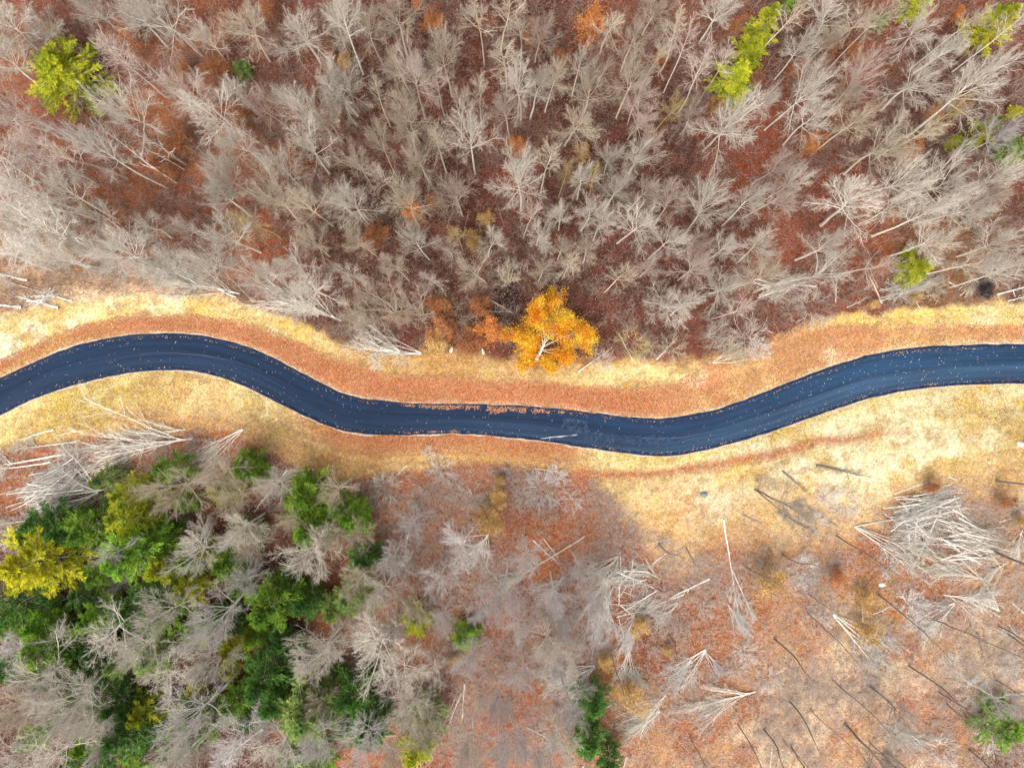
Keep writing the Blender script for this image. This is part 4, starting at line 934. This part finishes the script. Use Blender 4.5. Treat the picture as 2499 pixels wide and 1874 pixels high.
def pile(off, x, y, rot, args, tone, label):
    mp, mb = make_pile(*args)
    X = float(gx(off[0] + x / Z)), float(gy(off[1] + y / Z))
    r = empty('brush_pile', (X[0], X[1], 0.0), math.radians(rot))
    part('poles', mp, r, BARK[tone]); part('brush', mb, r, BARK[tone])
    reg(r, 'brush pile', 'brush pile', 'heaps of cut branches', off[0] + x / Z, off[1] + y / Z, '', label)
pile((1664, 625), 1580, 1610, 12, (1, 46, 10, 0.22, 1.4, 1.1), 'b', 'upper poles of the largest brush heap, on the pale grass at right')
pile((1664, 1249), 1500, 110, -35, (2, 34, 7, 0.6, 1.2, 1.2), 'b', 'tangled left part of the largest brush heap, under its long poles')
pile((1664, 1249), 1830, 170, -18, (3, 60, 9, 0.35, 1.2, 1.3), 'w', 'twiggy right end of the largest brush heap near the right edge')
pile((0, 625), 380, 1510, 20, (4, 60, 10, 0.3, 1.8, 1.3), 'b', 'bleached brush heap left of the green conifers, near the left edge')
pile((832, 1249), 1850, 390, 30, (5, 26, 6, 0.7, 0.8, 1.1), 'b', 'scattered white pole heap on the dark red slope right of centre')
pile((832, 1249), 1930, 600, 20, (6, 26, 6, 0.4, 0.8, 0.9), 'b', 'low white pole heap left of the forked white birch trunk')
pile((1664, 625), 640, 190, 20, (7, 30, 8, 0.3, 0.9, 0.6), 'w', 'pale brush heap at the wood edge above the road, right of centre')
pile((1664, 625), 1400, 215, 10, (8, 30, 6, 0.5, 0.9, 0.6), 'w', 'pale brush heap beside the amber roadside sapling at upper right')
pile((1664, 625), 1860, 210, 45, (9, 14, 3, 0.25, 0.5, 0.5), 'g', 'small stack of short logs just left of the dark round bush')
pile((0, 625), 300, 260, 40, (10, 12, 4, 0.7, 0.7, 0.4), 'b', 'small heap of bleached logs at the left edge above the road')

m_cut, nt, b = new_mat('cut_wood')
tc = N(nt, 'ShaderNodeTexCoord'); nz = noise(nt, 9, 3, 0.6, tc.outputs['Object'])
nt.links.new(mixc(nt, nz.outputs['Fac'], (0.42, 0.33, 0.24), (0.66, 0.58, 0.47)), b.inputs['Base Color'])
def stump(u, v, r, h, lean, label):
    rng = np.random.default_rng(int(u)); k = 14; a = np.arange(k) / k * 6.283
    rows = []
    for t, f in ((-0.1, 1.5), (0.08, 1.2), (0.35, 1.0), (1.0, 0.88)):
        rr = r * f * (1 + 0.14 * np.sin(a * 5 + 1) * (1.2 - t) + rng.normal(size=k) * 0.03)
        rows.append(np.stack([rr * np.cos(a) + lean[0] * t * h, rr * np.sin(a) + lean[1] * t * h, np.full(k, t * h) + (rng.normal(size=k) * 0.05 * h if t == 1.0 else 0)], 1))
    V = np.concatenate(rows); i = np.arange(4 * k).reshape(4, k); n = np.roll(i, -1, 1)
    Q = np.stack([i[:-1], n[:-1], n[1:], i[1:]], -1).reshape(-1, 4)
    o = empty('tree_stump', (float(gx(u)), float(gy(v)), 0.0))
    part('bark', np_mesh('bark', V, Q, [BARK['b']], True), o, BARK['b'])
    top = rows[-1]; c = top.mean(0); VT = np.concatenate([top * 0.97 + c * 0.03 + [0, 0, 0.004], [c + [0, 0, 0.02]]])
    part('cut_top', np_mesh('cut_top', VT, np.array([[j, (j + 1) % k, k] for j in range(k)]), [m_cut]), o, m_cut)
    reg(o, 'stump', 'stump', 'cut stumps', u, v, '', label)
stump(832 + 712 / Z, 625 + 612 / Z, 0.2, 0.9, (0.3, 0.5), 'pale broken stump left of the orange tree, further from it')
stump(832 + 922 / Z, 625 + 625 / Z, 0.16, 1.1, (-0.1, 0.4), 'slim white stump left of the orange tree, nearer to it')
stump(1664 + 2195 / Z, 625 + 1215 / Z, 0.3, 1.2, (0.5, 0), 'grey stump at the right edge below the road')
def boulder(u, v, r, tone, label):
    rng = np.random.default_rng(int(u + v)); import bmesh
    bm = bmesh.new(); bmesh.ops.create_icosphere(bm, subdivisions=3, radius=r)
    for w in bm.verts:
        c = w.co; n = 1 + 0.28 * (vnoise(c.x * 2 / r + 9, c.y * 2 / r + c.z, 1.3, 4) - 0.5) + 0.2 * (vnoise(c.z * 3 / r + 5, c.x / r, 0.9, 8) - 0.5)
        w.co = Vector((c.x * n * 1.3, c.y * n * 0.9, max(c.z * n * 0.75, -r * 0.2)))
    me = bpy.data.meshes.new('boulder'); bm.to_mesh(me); bm.free()
    m, nt, b = new_mat('stone_' + tone); tc = N(nt, 'ShaderNodeTexCoord'); nz = noise(nt, 4, 5, 0.7, tc.outputs['Object'])
    cc = {'grey': ((0.10, 0.12, 0.15), (0.24, 0.26, 0.30)), 'white': ((0.5, 0.5, 0.5), (0.75, 0.75, 0.75))}[tone]
    nt.links.new(mixc(nt, nz.outputs['Fac'], *cc), b.inputs['Base Color']); me.materials.append(m)
    o = link('boulder', me); o.location = (float(gx(u)), float(gy(v)), 0.1); reg(o, 'boulder', 'boulder', None, u, v, '', label)
boulder(1664 + 140 / Z, 625 + 1540 / Z, 0.42, 'grey', 'blue-grey boulder on the pale grass below the lowest dip of the road')
boulder(1664 + 1290 / Z, 1249 + 470 / Z, 0.42, 'white', 'small white rock in the ochre grass below the largest brush heap')
# dark round bush of fine twigs
def dark_bush():
    rng = np.random.default_rng(3); n = 420
    D = rng.normal(size=(n, 3)); D[:, 2] = np.abs(D[:, 2]) * 0.8; D /= np.linalg.norm(D, axis=1, keepdims=True)
    P = polys(np.zeros((n, 3)) + rng.normal(size=(n, 3)) * [0.3, 0.3, 0.1], D, rng.uniform(0.9, 1.5, n), 5, 0.22, -0.02, rng)
    B, BR = spawn(rng, P, np.full((n, 5), 0.016), 5, 0.3, 1, 50, 40, 0.4, 3, 0.2, 0, 0.8, 0.3)
    v1, q1 = tubes(P, np.full((n, 5), 0.017), 3); v2, q2 = tubes(B, BR, 3); v, q, a = join([(v1, q1, 0.), (v2, q2, 0.)])
    m, nt, b = new_mat('dark_twigs'); tc = N(nt, 'ShaderNodeTexCoord'); nz = noise(nt, 3, 3, 0.6, tc.outputs['Object'])
    nt.links.new(mixc(nt, nz.outputs['Fac'], (0.035, 0.028, 0.035), (0.09, 0.07, 0.08)), b.inputs['Base Color'])
    o = link('dark_bush', np_mesh('dark_bush', v, q, [m], True)); u, w = 1664 + 1975 / Z, 625 + 205 / Z
    o.location = (float(gx(u)) * .99, float(gy(w)) * .99, 0.1); o.scale = (1.0, 1.15, 1.0)
    reg(o, 'dark bush', 'bush', None, u, w, '', 'dark round bush of fine twigs above the yellow grass near the right edge')
dark_bush()

# ------------------------------------------------------------------ stuff: undergrowth, leaf litter, dry grass
def island_mat(name, cols, rough=0.9):
    m, nt, b = new_mat(name)
    geo = N(nt, 'ShaderNodeNewGeometry'); cr = N(nt, 'ShaderNodeValToRGB'); cr.color_ramp.interpolation = 'LINEAR'
    e = cr.color_ramp.elements; e[0].color = (*cols[0], 1); e[1].color = (*cols[-1], 1)
    for i, c in enumerate(cols[1:-1]): x = e.new((i + 1) / (len(cols) - 1)); x.color = (*c, 1)
    nt.links.new(geo.outputs['Random Per Island'], cr.inputs[0]); nt.links.new(cr.outputs[0], b.inputs['Base Color'])
    b.inputs['Roughness'].default_value = rough
    return m
def scatter(n, u0, u1, v0, v1, dens):
    rng = RNG; out = []
    got = 0
    while got < n:
        u = rng.uniform(u0, u1, n); v = rng.uniform(v0, v1, n); k = rng.random(n) < dens(u, v)
        out.append(np.stack([u[k], v[k]], 1)); got += k.sum()
        if len(out) > 40: break
    P = np.concatenate(out)[:n]; return gx(P[:, 0]), gy(P[:, 1])

def brush(n, dens, name, mat, label, box, hh=(0.7, 2.2), tw=7, rad=0.012):
    x, y = scatter(n, *box, dens); n = len(x); z = ground_z(x, y); rng = RNG
    C = np.repeat(np.stack([x, y, z], 1), tw, 0) + rng.normal(size=(n * tw, 3)) * [0.12, 0.12, 0]
    D = rng.normal(size=(n * tw, 3)); D[:, 2] = np.abs(D[:, 2]) * 0.7 + 0.5; D /= np.linalg.norm(D, axis=1, keepdims=True)
    L = np.repeat(rng.uniform(*hh, n), tw) * rng.uniform(0.5, 1.1, n * tw)
    P = polys(C, D, L, 3, 0.14, 0.0, rng)
    B, BR = spawn(rng, P, np.full((n * tw, 3), rad), 3, 0.3, 1, 48, 30, 0.5, 2, 0.1, 0, 0.9, 0.3)
    v1, q1 = tubes(P, np.full((n * tw, 3), rad) * np.array([1, .9, .6]), 3); v2, q2 = tubes(B, BR, 3)
    v, q, a = join([(v1, q1, 0.), (v2, q2, 0.)])
    stuff(link(name, np_mesh(name, v, q, [mat], True)), label, 'undergrowth')
f_mask = lambda u, v: (v < forest_edge(u) - 6).astype(float) * (0.25 + 0.75 * sstep(0.4, 0.6, fbm(gx(u), gy(v), 6, 51)))
brush(7000, f_mask, 'understory_brush', island_mat('brush_twigs', [(0.18, 0.11, 0.085), (0.32, 0.215, 0.17), (0.48, 0.36, 0.29)]), 'reddish grey leafless undergrowth under the bare trees above the road', (-60, 2560, -40, 900))
def thicket(n, dens, name, mat, label, box):
    x, y = scatter(n, *box, dens); n = len(x); rng = RNG
    P0 = np.stack([x, y, ground_z(x, y) - 0.05], 1); D = rng.normal(size=(n, 3)) * 0.13; D[:, 2] = 1
    P = polys(P0, D / np.linalg.norm(D, axis=1, keepdims=True), rng.uniform(2.5, 6.0, n), 5, 0.07, 0.02, rng)
    R = 0.032 * np.linspace(1, 0.4, 5)[None] * np.ones((n, 1))
    B, BR = spawn(rng, P, R, 9, 0.3, 1, 55, 24, 0.3, 4, 0.12, 0.03, 0.5, 0.4, 0.012)
    B2, B2R = spawn(rng, B, BR, 6, 0.15, 1, 44, 26, 0.55, 3, 0.13, 0.02, 0.6, 0.4, 0.008)
    v, q, a = join([(*tubes(P, R, 4), 0.), (*tubes(B, BR, 3), 0.), (*tubes(B2, B2R, 3), 0.)])
    stuff(link(name, np_mesh(name, v, q, [mat], True)), label, 'undergrowth')
thicket(1700, lambda u, v: (v < forest_edge(u) - 20).astype(float) * (0.45 + 0.55 * sstep(0.42, 0.58, fbm(gx(u), gy(v), 8, 57))), 'sapling_thicket', island_mat('thicket_twigs', [(0.24, 0.15, 0.12), (0.38, 0.27, 0.22), (0.58, 0.47, 0.40)]), 'dense thin leafless saplings filling gaps between the taller bare trees', (-40, 2540, -20, 900))
def low_mask(u, v):
    m = (v > low_edge(u) + 14).astype(float)
    return m * (0.25 + 0.75 * sstep(0.45, 0.6, fbm(gx(u), gy(v), 6, 53))) * np.where(u > 1500, 0.8, 0.95) * np.where((u < 850) & (v > 1300), 0.35, 1)
brush(17000, low_mask, 'slope_brush', island_mat('slope_twigs', [(0.46, 0.34, 0.28), (0.64, 0.52, 0.45), (0.78, 0.69, 0.62)]), 'pale greyish pink leafless undergrowth on the slope below the road', (-60, 2560, 1050, 1920), (0.4, 1.4), 6, 0.0085)

def leaves(n, dens, box, size, name, cols, label, lift=0.03, roadz=None):
    x, y = scatter(n, *box, dens); z = ground_z(x, y) + lift if roadz is None else np.full(len(x), roadz)
    C = np.stack([x, y, z], 1); v, q = leaf_quads(RNG, C, size, 0.85, 0.7)
    stuff(link(name, np_mesh(name, v, q, [island_mat(name + '_colours', cols)])), label, 'leaves')
def strip_mask(u, v):
    up = road_up(u); lo = road_lo(u)
    a = ((v > strip_top(u) - 8 + (fbm(gx(u), gy(v), 2, 61) - .5) * 24) & (v < up - 4)) * 1.0
    b_ = ((v > lo + 4) & (v < lo + 52)) * sstep(640, 900, u) * (1 - sstep(1330, 1480, u))
    return np.clip(a + b_, 0, 1) * np.where(u > 1700, 0.5, 1)
leaves(60000, strip_mask, (-60, 2560, 760, 1180), 0.14, 'roadside_leaves', [(0.20, 0.075, 0.035), (0.34, 0.135, 0.06), (0.46, 0.21, 0.10), (0.56, 0.32, 0.18)], 'drift of orange brown leaves along the road')
def litter_mask(u, v):
    a = (v < forest_edge(u)) * 0.7; b_ = (v > low_edge(u)) * np.where(u > 1500, 0.9, 1.0) * np.where((v > 1330) & (u < 850), 0.25, 1)
    return np.clip(a + b_, 0, 1) * (0.35 + 0.65 * sstep(0.4, 0.6, fbm(gx(u), gy(v), 3, 71)))
leaves(110000, litter_mask, (-60, 2560, -40, 1920), 0.15, 'forest_leaf_litter', [(0.09, 0.045, 0.032), (0.19, 0.09, 0.06), (0.33, 0.175, 0.115), (0.56, 0.40, 0.28)], 'brown leaf litter over the wood floor and the open slope')
def road_leaf(u, v):
    up = road_up(u); lo = road_lo(u); t = (v - up) / (lo - up)
    ins = (t > 0.01) & (t < 0.99)
    edge = np.exp(-((t - 0.1) / 0.025) ** 2) + np.exp(-((t - 0.935) / 0.035) ** 2)
    base = 0.012 + 0.02 * sstep(1650, 2000, u) * (1 - sstep(2350, 2500, u))
    dr = 0 * sstep(930, 1080, u) * (1 - sstep(1330, 1450, u)) * np.exp(-((t - 0.12 - 0.16 * fbm(gx(u), gy(v) * 0 + 3, 3, 81)) / 0.10) ** 2) * sstep(0.40, 0.56, fbm(gx(u), gy(v), 1.5, 83)) * 1.6
    # drift kept separate below
    dr2 = sstep(990, 1060, u) * (1 - sstep(1110, 1180, u)) * sstep(0.86, 0.94, t)
    return ins * np.clip(base + edge * 0.5 * np.clip(fbm(gx(u), gy(v), 1.2, 85) * 1.6 - 0.3, 0, 1) + dr, 0, 1)
leaves(2900, road_leaf, (-60, 2560, 800, 1120), 0.105, 'fallen_leaves_on_road', [(0.50, 0.20, 0.10), (0.62, 0.34, 0.20), (0.62, 0.48, 0.36), (0.80, 0.74, 0.58)], 'scattered pale and orange leaves lying on the blue asphalt', roadz=0.085)

def drift_mask(u, v):
    up = road_up(u); lo = road_lo(u); t = (v - up) / (lo - up); x_, y_ = gx(u), gy(v)
    n = fbm(x_, y_, 1.1, 83, 3)
    wid = (0.05 + 0.22 * sstep(930, 1120, u) * (1 - sstep(1280, 1440, u))) * (0.6 + 0.9 * fbm(x_, y_ * 0, 2.5, 81))
    a = (t > -0.02) & (t < 1)
    top = (1 - sstep(wid * 0.7, wid, t)) * sstep(860, 960, u) * (1 - sstep(1500, 1640, u)) * sstep(0.36, 0.5, n)
    bot = sstep(0.88, 0.95, t + (n - .5) * 0.12) * sstep(960, 1040, u) * (1 - sstep(1130, 1240, u)) * sstep(0.36, 0.5, n)
    thin = (np.exp(-((t - 0.085) / 0.02) ** 2) + np.exp(-((t - 0.94) / 0.025) ** 2)) * 0.12 * sstep(0.45, 0.6, fbm(x_, y_, 3, 87))
    return a * np.clip(top + bot + thin, 0, 1)
leaves(7000, drift_mask, (-60, 2560, 800, 1120), 0.15, 'leaf_drift_on_road', [(0.20, 0.075, 0.035), (0.36, 0.14, 0.06), (0.50, 0.22, 0.11), (0.60, 0.36, 0.22)], 'rust brown leaves drifted along the edges of the asphalt', roadz=0.11)
def grass_mask(u, v):
    up = road_up(u); lo = road_lo(u)
    a = (v > forest_edge(u) - 4) & (v < strip_top(u) + 4)
    b_ = (v > lo + 5) & (v < low_edge(u) + 10)
    c_ = (u > 1500) & (v > low_edge(u)) & (v < 1900)
    return np.clip(a * 1.0 + b_ * 1.0 + c_ * 0.35, 0, 1) * (1 - 0.85 * sstep(640, 860, u) * (1 - sstep(1350, 1900, u))) * (0.3 + 0.7 * sstep(0.4, 0.6, fbm(gx(u), gy(v), 2.5, 91)))
x, y = scatter(48000, -60, 2560, 700, 1900, grass_mask)
z = ground_z(x, y) + 0.08
D = RNG.normal(size=(len(x), 3)); D[:, 2] = np.abs(D[:, 2]) * 0.6 + 0.15
v, q = leaf_quads(RNG, np.stack([x, y, z], 1), 0.34, 0.3, 0.12, D)
stuff(link('dry_grass', np_mesh('dry_grass', v, q, [island_mat('straw_blades', [(0.36, 0.26, 0.12), (0.52, 0.40, 0.20), (0.66, 0.53, 0.30), (0.76, 0.67, 0.45)])])), 'dry straw coloured grass on both sides of the road', 'grass')

# ------------------------------------------------------------------ labels: each thing singled out by its look and by what stands near it
LM = [('the big orange tree', 1360, 790), ('the upper left yellow-green conifer', 160, 188), ("the frame's top left corner", 0, 0), ("the frame's top right corner", 2499, 0),
      ("the frame's bottom left corner", 0, 1874), ("the frame's bottom right corner", 2499, 1874), ("the top edge's midpoint", 1250, 0), ("the bottom edge's midpoint", 1250, 1874),
      ("the left edge's midpoint", 0, 937), ("the right edge's midpoint", 2499, 937), ('the dark round bush', 2410, 702), ("the road's left crest", 420, 815), ("the road's lowest dip", 1590, 1110),
      ('the scraped road patch', 1430, 1045), ('the largest brush heap', 2270, 1260), ('the left brush heap', 140, 1195), ('the forked white birch', 1780, 1380), ('the largest olive conifer', 735, 1728),
      ('the long yellow conifer', 90, 1372), ('the tall bright-yellow conifer', 2422, 68), ('the white standing snags', 400, 400), ('the brightest orange sapling', 1055, 53),
      ('the rightmost orange sapling', 2207, 381), ('the blue-grey boulder', 1717, 1206), ('the small white rock', 2151, 1426), ('the two pale stumps', 1140, 860)]
OCT = ['to the right of', 'up and right of', 'straight above', 'up and left of', 'to the left of', 'down and left of', 'straight below', 'down and right of']
RANK = ['nearest', 'second nearest', 'third nearest', 'fourth nearest', 'fifth nearest']
used = {t['label'] for t in THINGS if t['label']}
for kind in sorted({t['kind'] for t in THINGS}):
    grp = [t for t in THINGS if t['kind'] == kind]
    U = np.array([t['u'] for t in grp]); V = np.array([t['v'] for t in grp])
    cand = [[] for _ in grp]
    for nm, lu, lv_ in LM:
        dist = np.hypot(U - lu, V - lv_); ang = np.degrees(np.arctan2(-(V - lv_), U - lu)); oc = np.round(ang / 45).astype(int) % 8
        for o_ in range(8):
            ii = np.where((oc == o_) & (dist > 4))[0]; ii = ii[np.argsort(dist[ii])]
            for r_, j in enumerate(ii[:5]): cand[j].append((dist[j] * 0.6 + r_ * 110, f"{RANK[r_]} {OCT[o_]} {nm}"))
    for t, cs in zip(grp, cand):
        if t['label']: continue
        lab = None
        for _, txt in sorted(cs):
            l_ = f"{t['look']}, {txt}"
            if len(l_.split()) <= 16 and l_ not in used: lab = l_; break
        if lab is None:
            nb = sorted((math.hypot(t['u'] - a['u'], t['v'] - a['v']), a['o'].name) for a in grp if a is not t)[0]
            lab = f"{t['look']} about {round(t['u'] / 25)} percent across and {round(t['v'] / 18.74)} percent down the frame"
        used.add(lab); t['o']['label'] = lab
